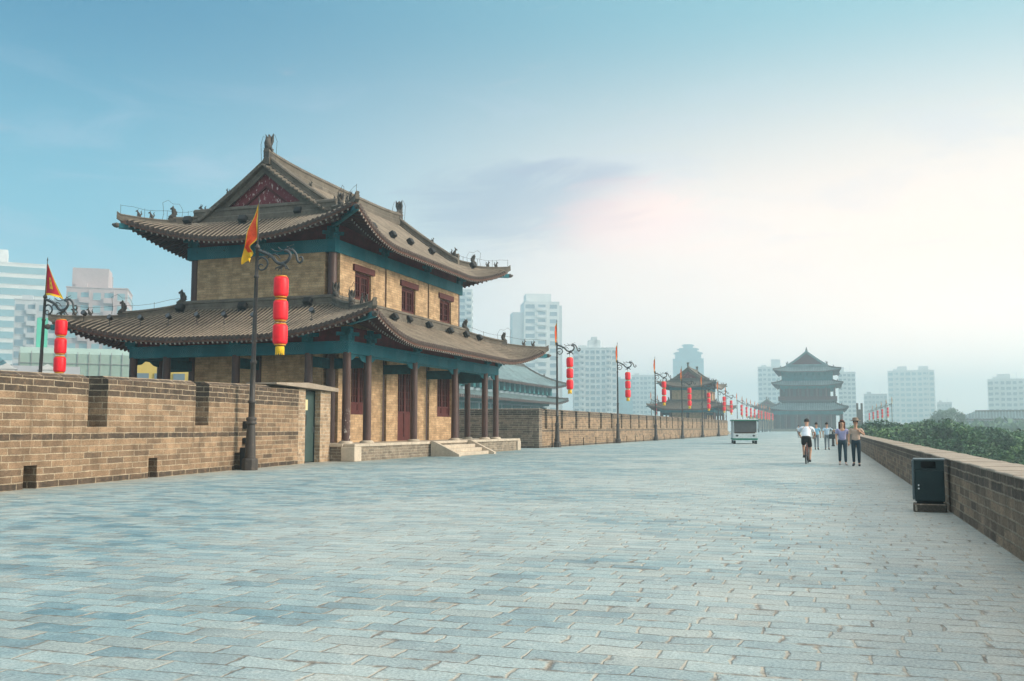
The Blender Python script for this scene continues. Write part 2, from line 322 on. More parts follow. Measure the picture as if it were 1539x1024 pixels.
# ------------------------------------------------------------------ mesh builder
class MB:
    def __init__(s): s.v = []; s.f = []; s.mi = []; s.sm = []
    def add(s, vs, fs, mi=0, smooth=False):
        o = len(s.v); s.v.extend([tuple(p) for p in vs])
        for f in fs: s.f.append([i + o for i in f]); s.mi.append(mi); s.sm.append(smooth)
    def box(s, x0, x1, y0, y1, z0, z1, mi=0):
        vs = [(x0, y0, z0), (x1, y0, z0), (x1, y1, z0), (x0, y1, z0), (x0, y0, z1), (x1, y0, z1), (x1, y1, z1), (x0, y1, z1)]
        s.add(vs, [(0, 3, 2, 1), (4, 5, 6, 7), (0, 1, 5, 4), (1, 2, 6, 5), (2, 3, 7, 6), (3, 0, 4, 7)], mi)
    def bbox(s, x0, x1, y0, y1, z0, z1, b=.015, mi=0):
        """box with chamfered edges"""
        bm = bmesh.new(); bmesh.ops.create_cube(bm, size=1)
        for q in bm.verts: q.co = Vector(((x0 + x1) / 2 + q.co.x * (x1 - x0), (y0 + y1) / 2 + q.co.y * (y1 - y0), (z0 + z1) / 2 + q.co.z * (z1 - z0)))
        b = min(b, .45 * min(x1 - x0, y1 - y0, z1 - z0))
        bmesh.ops.bevel(bm, geom=bm.edges[:], offset=b, segments=1, affect='EDGES')
        bm.verts.index_update()
        s.add([q.co[:] for q in bm.verts], [[q.index for q in f.verts] for f in bm.faces], mi); bm.free()
    def bar(s, a, b, w, h, mi=0, up=(0, 0, 1), endmi=None):
        a, b = Vector(a), Vector(b); t = (b - a).normalized(); u = Vector(up)
        x = t.cross(u)
        if x.length < 1e-4: x = Vector((1, 0, 0))
        x.normalize(); u = x.cross(t).normalized()
        vs = [p + x * (i * w / 2) + u * (j * h / 2) for p in (a, b) for i, j in ((-1, -1), (1, -1), (1, 1), (-1, 1))]
        s.add(vs, [(0, 1, 5, 4), (1, 2, 6, 5), (2, 3, 7, 6), (3, 0, 4, 7), (4, 5, 6, 7)], mi)
        s.add(vs[:4], [(3, 2, 1, 0)], mi if endmi is None else endmi)
    def tube(s, pts, rad, n=8, mi=0, cap=True, smooth=True, flat=None):
        pts = [Vector(p) for p in pts]; k = len(pts)
        rad = rad if isinstance(rad, (list, tuple)) else [rad] * k
        vs = []; up = None
        for i, p in enumerate(pts):
            t = (pts[min(i + 1, k - 1)] - pts[max(i - 1, 0)]).normalized()
            if up is None:
                up = Vector((0, 0, 1)) if abs(t.z) < .9 else Vector((1, 0, 0))
            x = t.cross(up)
            if x.length < 1e-5: x = t.orthogonal()
            x.normalize(); up = x.cross(t).normalized()
            for a in range(n):
                an = 2 * math.pi * a / n
                vs.append(p + (x * math.cos(an) * (flat or 1) + up * math.sin(an)) * rad[i])
        fs = [(i * n + a, i * n + (a + 1) % n, (i + 1) * n + (a + 1) % n, (i + 1) * n + a) for i in range(k - 1) for a in range(n)]
        s.add(vs, fs, mi, smooth)
        if cap:
            s.add(vs[:n], [tuple(range(n))[::-1]], mi); s.add(vs[-n:], [tuple(range(n))], mi)
    def lathe(s, prof, c=(0, 0, 0), n=16, mi=0, smooth=True):
        vs = [(c[0] + r * math.cos(2 * math.pi * a / n), c[1] + r * math.sin(2 * math.pi * a / n), c[2] + z) for r, z in prof for a in range(n)]
        k = len(prof)
        fs = [(i * n + a, i * n + (a + 1) % n, (i + 1) * n + (a + 1) % n, (i + 1) * n + a) for i in range(k - 1) for a in range(n)]
        s.add(vs, fs, mi, smooth)
        s.add(vs[:n], [tuple(range(n))[::-1]], mi); s.add(vs[-n:], [tuple(range(n))], mi)
    def ball(s, c, r, n=8, mi=0):
        r = r if isinstance(r, (tuple, list)) else (r, r, r)
        vs = []
        for i in range(n // 2 + 1):
            th = math.pi * i / (n // 2)
            for a in range(n):
                ph = 2 * math.pi * a / n
                vs.append((c[0] + r[0] * math.sin(th) * math.cos(ph), c[1] + r[1] * math.sin(th) * math.sin(ph), c[2] + r[2] * math.cos(th)))
        s.add(vs, [(i * n + a, (i + 1) * n + a, (i + 1) * n + (a + 1) % n, i * n + (a + 1) % n) for i in range(n // 2) for a in range(n)], mi, True)
    def sweep(s, pts, prof, mi=0, up=(0, 0, 1)):
        """prof: closed list of (lateral, up); swept along pts, up kept vertical"""
        pts = [Vector(p) for p in pts]; k = len(pts); n = len(prof); vs = []; U = Vector(up)
        for i, p in enumerate(pts):
            t = (pts[min(i + 1, k - 1)] - pts[max(i - 1, 0)]).normalized()
            x = t.cross(U).normalized()
            for a, b in prof: vs.append(p + x * a + U * b)
        s.add(vs, [(i * n + a, i * n + (a + 1) % n, (i + 1) * n + (a + 1) % n, (i + 1) * n + a) for i in range(k - 1) for a in range(n)], mi)
        s.add(vs[:n], [tuple(range(n))[::-1]], mi); s.add(vs[-n:], [tuple(range(n))], mi)
    def prism(s, poly, axis, a, b, mi=0):
        """poly in the two other axes, extruded along axis between a and b"""
        def P(p, w): return {'x': (w, p[0], p[1]), 'y': (p[0], w, p[1]), 'z': (p[0], p[1], w)}[axis]
        n = len(poly); vs = [P(p, a) for p in poly] + [P(p, b) for p in poly]
        s.add(vs, [tuple(range(n))[::-1], tuple(range(n, 2 * n))] + [(i, (i + 1) % n, n + (i + 1) % n, n + i) for i in range(n)], mi)
    def build(s, name, mats, parent=None, loc=None, fix=True):
        me = bpy.data.meshes.new(name); me.from_pydata(s.v, [], s.f)
        mats = mats if isinstance(mats, (list, tuple)) else [mats]
        for m in mats: me.materials.append(MATS[m])
        me.polygons.foreach_set('material_index', s.mi); me.polygons.foreach_set('use_smooth', s.sm)
        if fix:
            bm = bmesh.new(); bm.from_mesh(me); bmesh.ops.recalc_face_normals(bm, faces=bm.faces[:]); bm.to_mesh(me); bm.free()
        uv_box(me); me.update()
        o = bpy.data.objects.new(name, me); col.objects.link(o)
        if parent: o.parent = parent
        if loc: o.location = loc
        return o
def uv_box(me):
    uvl = me.uv_layers.new(name='UVMap'); nl = len(me.loops)
    co = np.empty(len(me.vertices) * 3, np.float32); me.vertices.foreach_get('co', co); co = co.reshape(-1, 3)
    vi = np.empty(nl, np.int32); me.loops.foreach_get('vertex_index', vi)
    npoly = len(me.polygons); nor = np.empty(npoly * 3, np.float32); me.polygons.foreach_get('normal', nor); nor = nor.reshape(-1, 3)
    lt = np.empty(npoly, np.int32); me.polygons.foreach_get('loop_total', lt)
    N = np.repeat(nor, lt, axis=0); P = co[vi]
    flat = np.abs(N[:, 2]) > .7; L = np.hypot(N[:, 0], N[:, 1]) + 1e-6
    u = (-N[:, 1] * P[:, 0] + N[:, 0] * P[:, 1]) / L; v = P[:, 2].copy()
    u[flat] = P[flat, 0]; v[flat] = P[flat, 1]
    uvl.data.foreach_set('uv', np.stack([u, v], 1).ravel().astype(np.float32))

def tag(o, label=None, cat=None, group=None, kind=None):
    if label: o['label'] = label
    if cat: o['category'] = cat
    if group: o['group'] = group
    if kind: o['kind'] = kind
    return o
def thing(name, label, cat, loc=(0, 0, 0), rz=0.0, group=None):
    o = bpy.data.objects.new(name, None); col.objects.link(o); o.empty_display_size = .3
    o.location = loc; o.rotation_euler = (0, 0, rz)
    return tag(o, label, cat, group)
def copy_tree(o, parent=None):
    c = o.copy(); col.objects.link(c)
    if parent is not None: c.parent = parent
    for ch in list(o.children): copy_tree(ch, c)
    return c
def dup(o, loc, rz=0.0, label=None, group=None, scale=None):
    c = copy_tree(o); c.location = loc; c.rotation_euler = (0, 0, rz)
    if label: c['label'] = label
    if group: c['group'] = group
    if scale: c.scale = (scale,) * 3
    return c

# ------------------------------------------------------------------ ground and the top of the wall
def sheet(name, mat, poly, z, kind='structure'):
    me = bpy.data.meshes.new(name); me.from_pydata([(x, y, z) for x, y in poly], [], [tuple(range(len(poly)))])
    me.materials.append(MATS[mat]); uv_box(me)
    o = bpy.data.objects.new(name, me); col.objects.link(o); o['kind'] = kind; return o
plain('city_ground', (.10, .12, .09), .95, .4, .02)
sheet('ground', 'city_ground', [(-2900, -900), (2900, -900), (2900, 2900), (-2900, 2900)], -12.0)
sheet('pavement', 'paving_slabs', [(-19.0, -14), (2.45, -14), (2.45, 470), (-40, 470), (-40, 180), (-19.6, 180), (-19.6, 66.4), (-37, 66.4), (-37, 26.4), (-19.0, 26.4)], 0.0)
mb = MB(); mb.prism([(-19.5, -13.9), (2.6, -13.9), (2.6, 469), (-40.1, 469), (-40.1, 179), (-19.7, 179), (-19.7, 66.5), (-37.1, 66.5), (-37.1, 26.3), (-19.5, 26.3)], 'z', -12.05, -.012)
tag(mb.build('rampart', 'rampart_brick'), 'high brick rampart of the city wall carrying the paved walkway', 'city wall')

# ------------------------------------------------------------------ parapet walls
def parapet(label, a, b, top0, top1, thick, gaps, gap_w, sill, holes, mat='parapet_brick', cap=None, group=None, hole_w=.46, hole_h=.50):
    """crenellated brick wall from a to b; the inner face is on the line a-b and thickness goes to its left"""
    a, b = Vector((*a, 0)), Vector((*b, 0)); L = (b - a).length
    root = thing('parapet_wall', label, 'wall', a, math.atan2((b - a).y, (b - a).x), group)
    sl = lambda s: (top0 + (top1 - top0) * s / L) / top0
    def shear(m):
        m.v = [(x, y, z * sl(x)) for x, y, z in m.v]; return m
    base = MB(); s0 = 0.0
    for h in sorted(holes):
        if h - hole_w / 2 > s0: base.box(s0, h - hole_w / 2, 0, thick, 0, hole_h)
        base.box(h - hole_w / 2, h + hole_w / 2, thick * .6, thick, 0, hole_h); s0 = h + hole_w / 2
    base.box(s0, L, 0, thick, 0, hole_h)
    n = max(1, int(L / 5))
    for i in range(n): base.box(L * i / n, L * (i + 1) / n, 0, thick, hole_h, sill)
    shear(base).build('wall_base', mat, root)
    edges = [0.0]
    for g in sorted(gaps): edges += [g - gap_w, g]
    edges.append(L)
    for i in range(0, len(edges), 2):
        e0, e1 = edges[i], edges[i + 1]
        if e1 - e0 < .05: continue
        m = MB(); m.box(e0, e1, 0, thick, sill, top0 - .06); m.prism([(0, top0 - .06), (thick, top0 - .06), (thick * .8, top0 + .03), (thick * .2, top0 + .03)], 'x', e0, e1)
        shear(m).build('merlon', mat, root)
    return root
near_a, near_dir = Vector((-17.276, 17.344)), Vector((-.1263, .9920))
def near(s): q = near_a + near_dir * s; return (q.x, q.y)
S0 = -9.0
parapet('long brown brick parapet on the left with drain holes and narrow crenels', near(S0), near(16.55), 2.48, 2.94, .9,
        [s - S0 for s in (-6.9, -1.5, 3.92, 9.37, 14.9 - .0)][:4], .84, 1.30, [s - S0 for s in (-9 + 1.2, -4.3, .97, 6.2, 11.45)])
far_a, far_b = (-18.79, 66.0), (-16.75, 179.0)
parapet('long receding brick parapet beyond the large tower lined with lamp posts', far_a, far_b, 2.69, 2.69, .95,
        [1.25 + 4.12 * i for i in range(27)], .68, 1.33, [7.24 + 4.12 * i - 4.12 for i in range(26)], hole_w=.30, hole_h=.62)
# the return of that parapet along the bastion and the walls round the bastion
parapet('dark cross wall of grey brick running behind the large tower', (-37.0, 65.2), (-18.79, 65.2), 2.70, 2.70, .79,
        [], .7, 1.33, [], mat='grey_brick')
parapet('grey brick parapet on the outer side of the bastion', (-36.4, 27.2), (-36.4, 65.2), 1.5, 1.5, .6, [4.2 * i + 3 for i in range(8)], .7, .8, [], mat='grey_brick')
parapet('grey brick wall by the second tower closing the long parapet', (-23.8, 179.0), (-16.75, 179.0), 2.6, 2.6, .7, [], .7, 1.33, [], mat='grey_brick')
# low parapet on the right with a broad stone coping
mb = MB(); N = 60
def rx(y): return 1.93 + (y - 11.6) * .0004
for i in range(N):
    y0, y1 = -13.5 + i * 8, -13.5 + (i + 1) * 8
    mb.add([(rx(y0), y0, 0), (rx(y1), y1, 0), (rx(y1), y1, .862), (rx(y0), y0, .862)], [(0, 1, 2, 3)])
    mb.add([(rx(y0) + .62, y0, -.02), (rx(y1) + .62, y1, -.02), (rx(y1) + .62, y1, .862), (rx(y0) + .62, y0, .862)], [(3, 2, 1, 0)])
low = MB(); low.v, low.f, low.mi, low.sm = mb.v, mb.f, mb.mi, mb.sm
rt = thing('parapet_wall', 'low brown brick parapet on the right topped by a pale worn ledge', 'wall', (0, 0, 0))
low.build('wall_base', 'low_parapet_brick', rt, fix=False)
mb = MB(); y = -13.5
while y < 466:
    L = .62 if y < 60 else 4.0
    j = random.uniform(-.012, .012)
    mb.bbox(rx(y) - .008 + j, rx(y) + .635 + j, y + .004, y + L - .004, .858, .888 + random.uniform(-.007, .007), .010)
    y += L
mb.build('coping', 'coping_stone', rt)

plain('eave_board', (.17, .085, .060), .7, .35, 3)

# ------------------------------------------------------------------ Chinese tiled roofs
class Roof:
    def __init__(s, x0, x1, y0, y1, ze, prof, A, Rc, E, run, top):
        s.x0, s.x1, s.y0, s.y1, s.ze, s.prof, s.A, s.Rc, s.E, s.run, s.top = x0, x1, y0, y1, ze, prof, A, Rc, E, run, top
        # top: dict side -> depth of that slope measured in from the eave
    def rng(s, side): return (s.x0, s.x1) if side in 'SN' else (s.y0, s.y1)
    def pt(s, side, t, d, h=0.0):
        a, b = s.rng(side); scn = min(t - a, b - t); sg = -1 if t - a < b - t else 1
        q = max(0.0, scn - d); g = max(0.0, 1 - q / s.Rc) ** 2; fd = max(0.0, 1 - d / s.run) ** 1.5 if d > 0 else 1.0
        off = s.E * g * fd; z = s.ze + s.prof(max(d, 0)) + s.A * g * fd + h + min(d, 0) * .35
        if side == 'S': return (t + sg * off, s.y0 + d - off, z)
        if side == 'N': return (t + sg * off, s.y1 - d + off, z)
        if side == 'W': return (s.x0 + d - off, t + sg * off, z)
        return (s.x1 - d + off, t + sg * off, z)
    def dmax(s, side, t):
        a, b = s.rng(side); scn = min(t - a, b - t); top = s.top[side]
        return top if scn >= s.run else min(top, scn)
    def hip(s, cx, cy, d, h=0.0):
        """point on the hip that starts at corner (cx, cy) in {0,1}"""
        off = s.E * max(0.0, 1 - d / s.run) ** 1.5 if d > 0 else s.E
        z = s.ze + s.prof(max(d, 0)) + s.A * (max(0.0, 1 - d / s.run) ** 1.5 if d > 0 else 1.0) + h
        if d < 0: off += 0
        x = s.x0 + d - off if cx == 0 else s.x1 - d + off
        y = s.y0 + d - off if cy == 0 else s.y1 - d + off
        return (x, y, z)

LAT = {'S': Vector((1, 0, 0)), 'N': Vector((-1, 0, 0)), 'W': Vector((0, -1, 0)), 'E': Vector((0, 1, 0))}
OUT = {'S': Vector((0, -1, 0)), 'N': Vector((0, 1, 0)), 'W': Vector((-1, 0, 0)), 'E': Vector((1, 0, 0))}
def build_roof(name, rf, parent, sp=.225, r=.074, rafters=True, soff=2.1, step=.30, sides='SNWE', overlap=0.0, rows=True):
    """tile rows, pan, soffit and rafters of one roof tier; returns the part"""
    tiles = MB(); under = MB(); raf = MB()
    ang = [0, math.pi * .20, math.pi * .5, math.pi * .80, math.pi]
    for side in sides:
        a, b = rf.rng(side); n = max(4, int(round((b - a) / sp))); w = (b - a) / n
        # pan
        K = 10; prev = None
        for i in range(n + 1):
            t = a + w * i; dm = rf.dmax(side, t)
            if dm < 1e-4: dm = 1e-4
            colm = [rf.pt(side, t, dm * k / K) for k in range(K + 1)]
            sof = [rf.pt(side, t, min(dm, soff) * k / 4, -.17) for k in range(5)]
            if prev:
                o = len(tiles.v); p0, s0 = prev
                vs = p0 + colm
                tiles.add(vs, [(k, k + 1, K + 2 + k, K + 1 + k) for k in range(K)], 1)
                under.add(s0 + sof, [(k, k + 1, 6 + k, 5 + k) for k in range(4)], 0)
                under.add([p0[0], colm[0], sof[0], s0[0]], [(0, 1, 2, 3)], 1)
            prev = (colm, sof)
        if not rows: continue
        # tube rows with an eave disc each
        lat = LAT[side]; out = OUT[side]
        for i in range(n):
            t = a + w * (i + .5); dm = rf.dmax(side, t)
            if dm < .12: continue
            nd = max(2, int(dm / step)); vs = []; k = 0
            wob = random.uniform(-.008, .008)
            for q in range(nd + 1):
                for fr, rr in ((0.0, 1.0), (.92, .86)):
                    if q == nd and fr > 0: continue
                    dd = -.05 + (dm + .05) * (q + fr) / nd
                    c = Vector(rf.pt(side, t, dd, .015)) + lat * wob
                    for an in ang: vs.append(c + lat * (math.cos(an) * r * rr) + Vector((0, 0, math.sin(an) * r * rr * 1.30)))
                    k += 1
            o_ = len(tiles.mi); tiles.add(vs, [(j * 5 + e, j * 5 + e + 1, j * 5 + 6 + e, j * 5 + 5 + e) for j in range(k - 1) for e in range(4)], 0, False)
            for j in range(k - 1): tiles.mi[o_ + j * 4] = 1; tiles.mi[o_ + j * 4 + 3] = 1      # lower flanks take the dark pan colour: shade between tile rows painted in
            c = Vector(rf.pt(side, t, -.05, .02)); R1 = r * 1.12
            ring = [c + lat * (R1 * math.cos(e * math.pi / 4)) + Vector((0, 0, R1 * math.sin(e * math.pi / 4))) for e in range(8)]
            tiles.add(ring + [p + out * .035 for p in ring], [tuple(range(8, 16))] + [(e, (e + 1) % 8, 8 + (e + 1) % 8, 8 + e) for e in range(8)], 2)
            c2 = Vector(rf.pt(side, min(max(t + w * .5, a), b), -.03, .0))
            tiles.add([c2 - lat * w * .36 + out * .02, c2 + lat * w * .36 + out * .02, c2 + lat * w * .18 + out * .03 - Vector((0, 0, .10)), c2 - lat * w * .18 + out * .03 - Vector((0, 0, .10))], [(0, 1, 2, 3)], 2)
        if rafters:
            m = max(4, int(round((b - a) / .24)))
            for i in range(m):
                t = a + (b - a) * (i + .5) / m; dm = rf.dmax(side, t)
                if dm > .25:
                    e = min(dm, 1.15); raf.bar(rf.pt(side, t, -.0, -.215), rf.pt(side, t, e, -.215), .085, .085, 0, endmi=1)
                if dm > 1.0:
                    e = min(dm, soff + .35); raf.bar(rf.pt(side, t, .62, -.33), rf.pt(side, t, e, -.33), .10, .10, 0, endmi=1)
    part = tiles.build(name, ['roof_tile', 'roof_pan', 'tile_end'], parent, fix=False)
    under.build('soffit', ['soffit_paint', 'eave_board'], part, fix=False)
    if rafters:
        q = raf.build('rafters', ['rafter_paint', 'rafter_tip'], part, fix=False); q['kind'] = 'stuff'
    return part
def ridge_prof(w, h):
    return [(-w / 2, -.12), (-w / 2, h * .22), (-w * .36, h * .30), (-w * .36, h * .66), (-w / 2, h * .74), (-w * .42, h * .90), (-w * .15, h), (w * .15, h), (w * .42, h * .90), (w / 2, h * .74), (w * .36, h * .66), (w * .36, h * .30), (w / 2, h * .22), (w / 2, -.12)]
def beast(m, c, face, k=1.0, style=0):
    """small seated ridge animal facing along face (2D unit)"""
    fx, fy = face; c = Vector(c); F = Vector((fx, fy, 0)); S = Vector((-fy, fx, 0)); U = Vector((0, 0, 1))
    P = lambda f, s, u: c + (F * f + S * s + U * u) * k
    m.tube([P(-.02, 0, -.10), P(0, 0, .03)], [.11 * k, .10 * k], 7)
    m.tube([P(-.10, 0, 0), P(-.06, 0, .14), P(.03, 0, .28), P(.07, 0, .38)], [.09 * k, .12 * k, .085 * k, .06 * k], 7)
    m.ball(P(.11, 0, .43), (.075 * k, .075 * k, .07 * k), 7); m.tube([P(.13, 0, .42), P(.22, 0, .39)], [.05 * k, .035 * k], 6)
    for s in (-1, 1):
        m.tube([P(.06, s * .05, .22), P(.10, s * .055, .0)], [.04 * k, .03 * k], 5)
        m.tube([P(.07, s * .04, .47), P(.03, s * .07, .60)], [.028 * k, .006 * k], 5)
    m.tube([P(-.12, 0, .08), P(-.22, 0, .22), P(-.17, 0, .40), P(-.24, 0, .50)], [.05 * k, .05 * k, .035 * k, .01 * k], 6)
def dragon_end(m, c, face, k=1.0):
    """big ridge-end ornament: gaping head biting the ridge, body curling up, two horns"""
    fx, fy = face; c = Vector(c); F = Vector((fx, fy, 0)); S = Vector((-fy, fx, 0)); U = Vector((0, 0, 1))
    P = lambda f, s, u: c + (F * f + S * s + U * u) * k
    m.bar(P(-.32, 0, -.15), P(.30, 0, -.15), .36 * k, .34 * k)
    m.tube([P(.34, 0, .10), P(.12, 0, .16), P(-.10, 0, .30), P(-.20, 0, .58), P(-.10, 0, .86), P(.06, 0, .98), P(.18, 0, .92), P(.17, 0, .80)], [x * k for x in (.10, .19, .23, .20, .15, .11, .07, .03)], 9)
    m.tube([P(.10, 0, -.02), P(.40, 0, -.04)], [.15 * k, .07 * k], 7)
    for s in (-1, 1):
        m.tube([P(-.04, s * .10, .45), P(-.02, s * .22, .72), P(.03, s * .20, 1.0), P(.0, s * .27, 1.18)], [x * k for x in (.10, .09, .065, .015)], 6)
        m.ball(P(.16, s * .15, .24), .06 * k, 6); m.tube([P(.0, s * .18, .1), P(-.24, s * .24, .30)], [.07 * k, .01 * k], 5)
    for i, (f, u) in enumerate(((-.36, .15), (-.42, .38), (-.40, .62), (-.26, .86), (-.08, 1.06))):
        m.tube([P(f * .55, 0, u), P(f * 1.05, 0, u + .08)], [.09 * k, .008 * k], 5)
def hip_ridges(rf, part, top_d, w=.24, h=.30, split=.45, nearcorners=((0, 0), (1, 0), (1, 1), (0, 1)), wires=True, big=True):
    for (cx, cy) in nearcorners:
        sx, sy = (-1 if cx == 0 else 1), (-1 if cy == 0 else 1); face = (sx * .7071, sy * .7071)
        n = 16; pts = [rf.hip(cx, cy, top_d * k / n, .03) for k in range(n + 1)]
        p0 = Vector(pts[0]); tip = p0 + Vector((face[0] * .16, face[1] * .16, .10))
        low = [tip] + pts[:int(n * split) + 1]
        m = MB(); m.sweep(low, ridge_prof(w * .8, h * .75)); 
        m.sweep(pts[int(n * split):], ridge_prof(w, h * 1.25))
        hr = m.build('hip_ridge', 'ridge_tile', part)
        m = MB()
        q = Vector(pts[int(n * split)]); 
        if big: dragon_end(m, q + Vector((0, 0, h * .95)), face, .52)
        for f_ in ((.30, .52) if big else (.3,)):
            i = f_ * split * n; i0 = int(i)
            m2 = MB(); beast(m2, Vector(pts[i0]).lerp(Vector(pts[i0 + 1]), i - i0) + Vector((0, 0, h * .75)), face, .62)
            m2.build('ridge_beast', 'ornament_tile', part)
        if m.v: m.build('ridge_dragon', 'ornament_tile', part)
        # corner beam under the tip
        m = MB(); a_ = Vector(rf.hip(cx, cy, 1.9, -.50)); b_ = p0 + Vector((face[0] * .05, face[1] * .05, -.36))
        m.bar(b_, a_, .19, .24, 0, endmi=0); m.ball(b_ + Vector((face[0] * .10, face[1] * .10, .02)), (.15, .15, .13), 8, 1)
        m.tube([b_ + Vector((face[0] * .16, face[1] * .16, 0)), b_ + Vector((face[0] * .30, face[1] * .30, .06))], [.10, .05], 6, 1)
        m.build('corner_beam', ['teal_bracket', 'ornament_tile'], part)
        if wires:
            m = MB(); wp = []
            for k in range(0, n + 1, 2): wp.append(Vector(pts[k]) + Vector((0, 0, h + .32 + .04 * math.sin(k))))
            m.tube(wp, .007, 4)
            for k in range(0, n + 1, 4): m.tube([Vector(pts[k]) + Vector((0, 0, h * .6)), Vector(pts[k]) + Vector((0, 0, h + .36))], .010, 4)
            c = q + Vector((0, 0, h))
            m.tube([c + Vector((face[0] * x, face[1] * x, z)) for x, z in ((-.42, -.1), (-.46, .45), (-.30, .72), (0, .70), (.22, .86), (.46, .72), (.40, .2), (.46, -.1))], .009, 4)
            m.build('lightning_wire', 'iron_black', part)

# ------------------------------------------------------------------ the brick watch tower with two tiled roofs
def make_tower(label):
    T = thing('watchtower', label, 'watchtower')
    D0, L0 = 11.05, 19.15                       # verandah posts: x -11.05..0, y 0..19.15
    XI, XO = -1.85, -9.2; YI, YO = 1.95, 17.2   # core post lines
    PH = .73
    # platform
    m = MB()
    m.box(-12.0, .77, -.72, 21.4, -.05, .60)
    pf = m.build('platform', 'platform_brick', T)
    m = MB(); y = -.76
    while y < 21.4:
        L = min(random.uniform(1.1, 1.7), 21.45 - y)
        if L < .3: L = .3
        m.bbox(.30, .83, y + .005, y + L - .005, .598, PH + random.uniform(-.006, .004), .018); y += L
    x = .29
    while x > -12:
        L = random.uniform(1.1, 1.7); m.bbox(x - L + .005, x - .005, -.80, -.30, .598, PH, .018); x -= L
    m.box(-12, .29, -.29, 21.3, .598, PH - .008)
    m.build('stone_edge', 'pale_stone', pf)
    for (x0, x1, y0, y1) in ((.22, .86, -.83, -.20), (.25, .86, 20.85, 21.48)):
        m = MB(); m.bbox(x0, x1, y0, y1, 0, .597, .02); m.build('corner_stone', 'pale_stone', pf)
    ya, yb = 7.15, 12.55
    for i, (xe, zt) in enumerate(((1.28, .54), (1.66, .36), (2.04, .18))):
        m = MB(); yy = ya + .30
        while yy < yb - .31:
            L = min(random.uniform(1.2, 1.8), yb - .30 - yy); m.bbox(.86, xe, yy + .004, yy + L - .004, 0, zt + random.uniform(-.004, .004), .015); yy += L
        m.build('step', 'pale_stone', pf)
    for y0 in (ya, yb - .30):
        m = MB(); m.prism([(.86, 0), (2.35, 0), (2.35, .10), (.99, .74), (.86, .74)], 'y', y0, y0 + .29); m.build('stair_cheek', 'pale_stone', pf)
    # posts
    def post(x, y, z0, z1, r=.185, mat='column_paint', base=True):
        m = MB(); m.lathe([(r * 1.0, z0), (r, z0 + .5), (r * .95, z1)], (x, y, 0), 18); o = m.build('column', mat, T)
        if base:
            m = MB(); m.lathe([(r * 1.75, z0 - .01), (r * 1.75, z0 + .03), (r * 1.5, z0 + .09), (r * 1.12, z0 + .11)], (x, y, 0), 18); m.build('column_base', 'pale_stone', o)
        return o
    ys = (0, YI, 7.0, 12.4, YO, L0); xs = (0, XI, -5.52, XO, -D0)
    outer = [(0, y) for y in ys] + [(-D0, y) for y in ys] + [(x, 0) for x in xs[1:-1]] + [(x, L0) for x in xs[1:-1]]
    for (x, y) in outer: post(x, y, PH, 4.62, mat='column_worn' if (x, y) == (0, 0) else 'column_paint')
    core = [(XI, y) for y in ys[1:-1]] + [(XO, y) for y in ys[1:-1]] + [(-5.52, YI), (-5.52, YO)]
    for (x, y) in core: post(x, y, PH, 6.9 if (x, y) in [] else 9.36, .22, base=False)
    # painted beams round the verandah, panels and brackets above
    m = MB()
    m.box(-D0 - .14, .14, -.14, .14, 4.58, 5.02); m.box(-D0 - .14, .14, L0 - .14, L0 + .14, 4.58, 5.02)
    m.box(-.14, .14, .143, L0 - .143, 4.58, 5.02); m.box(-D0 - .14, -D0 + .14, .143, L0 - .143, 4.58, 5.02)
    m.box(-D0 - .20, .20, -.20, .20, 5.02, 5.10); m.box(-D0 - .20, .20, L0 - .20, L0 + .20, 5.02, 5.10)
    m.box(-.20, .20, .203, L0 - .203, 5.02, 5.10); m.box(-D0 - .20, -D0 + .20, .203, L0 - .203, 5.02, 5.10)
    m.build('painted_beam', 'painted_beam', T)
    m = MB(); m.box(-D0 - .05, .05, -.05, .05, 5.10, 5.72); m.box(-D0 - .05, .05, L0 - .05, L0 + .05, 5.10, 5.72)
    m.box(-.05, .05, .053, L0 - .053, 5.10, 5.72); m.box(-D0 - .05, -D0 + .05, .053, L0 - .053, 5.10, 5.72)
    m.build('frieze_panel', 'red_panel', T)
    def brackets(xe, ye, pts, z, out):
        for (x, y) in pts:
            nx = out if x >= xe[1] - .01 else (-out if x <= xe[0] + .01 else 0); ny = -out if y <= ye[0] + .01 else (out if y >= ye[1] - .01 else 0)
            m = MB(); m.bbox(x - .24, x + .24, y - .24, y + .24, z, z + .22, .02); m.bbox(x - .20, x + .20, y - .20, y + .20, z + .22, z + .62, .02)
            d = Vector((nx, ny, 0))
            if d.length > 0:
                d.normalize(); c = Vector((x, y, 0)); m.bar(c + d * .62 + Vector((0, 0, z + .36)), c + Vector((0, 0, z + .36)), .16, .20); m.bar(c + d * .40 + Vector((0, 0, z + .16)), c + Vector((0, 0, z + .16)), .16, .20)
                s = Vector((-d.y, d.x, 0)); m.bar(c + s * .50 + d * .06 + Vector((0, 0, z + .30)), c - s * .50 + d * .06 + Vector((0, 0, z + .30)), .12, .16)
            m.build('bracket', 'teal_bracket', T)
    brackets((-D0, 0), (0, L0), outer, 5.10, 1)
    # tie beams from the verandah posts to the core
    def tie(a, b):
        m = MB(); a, b = Vector((*a, 4.28)), Vector((*b, 4.28)); m.bar(a, b, .13, .46); m.build('tie_beam', 'teal_dark', T)
    for y in ys[1:-1]: tie((0, y), (XI, y)); tie((-D0, y), (XO, y))
    for x in xs[1:-1]: tie((x, 0), (x, YI)); tie((x, L0), (x, YO))
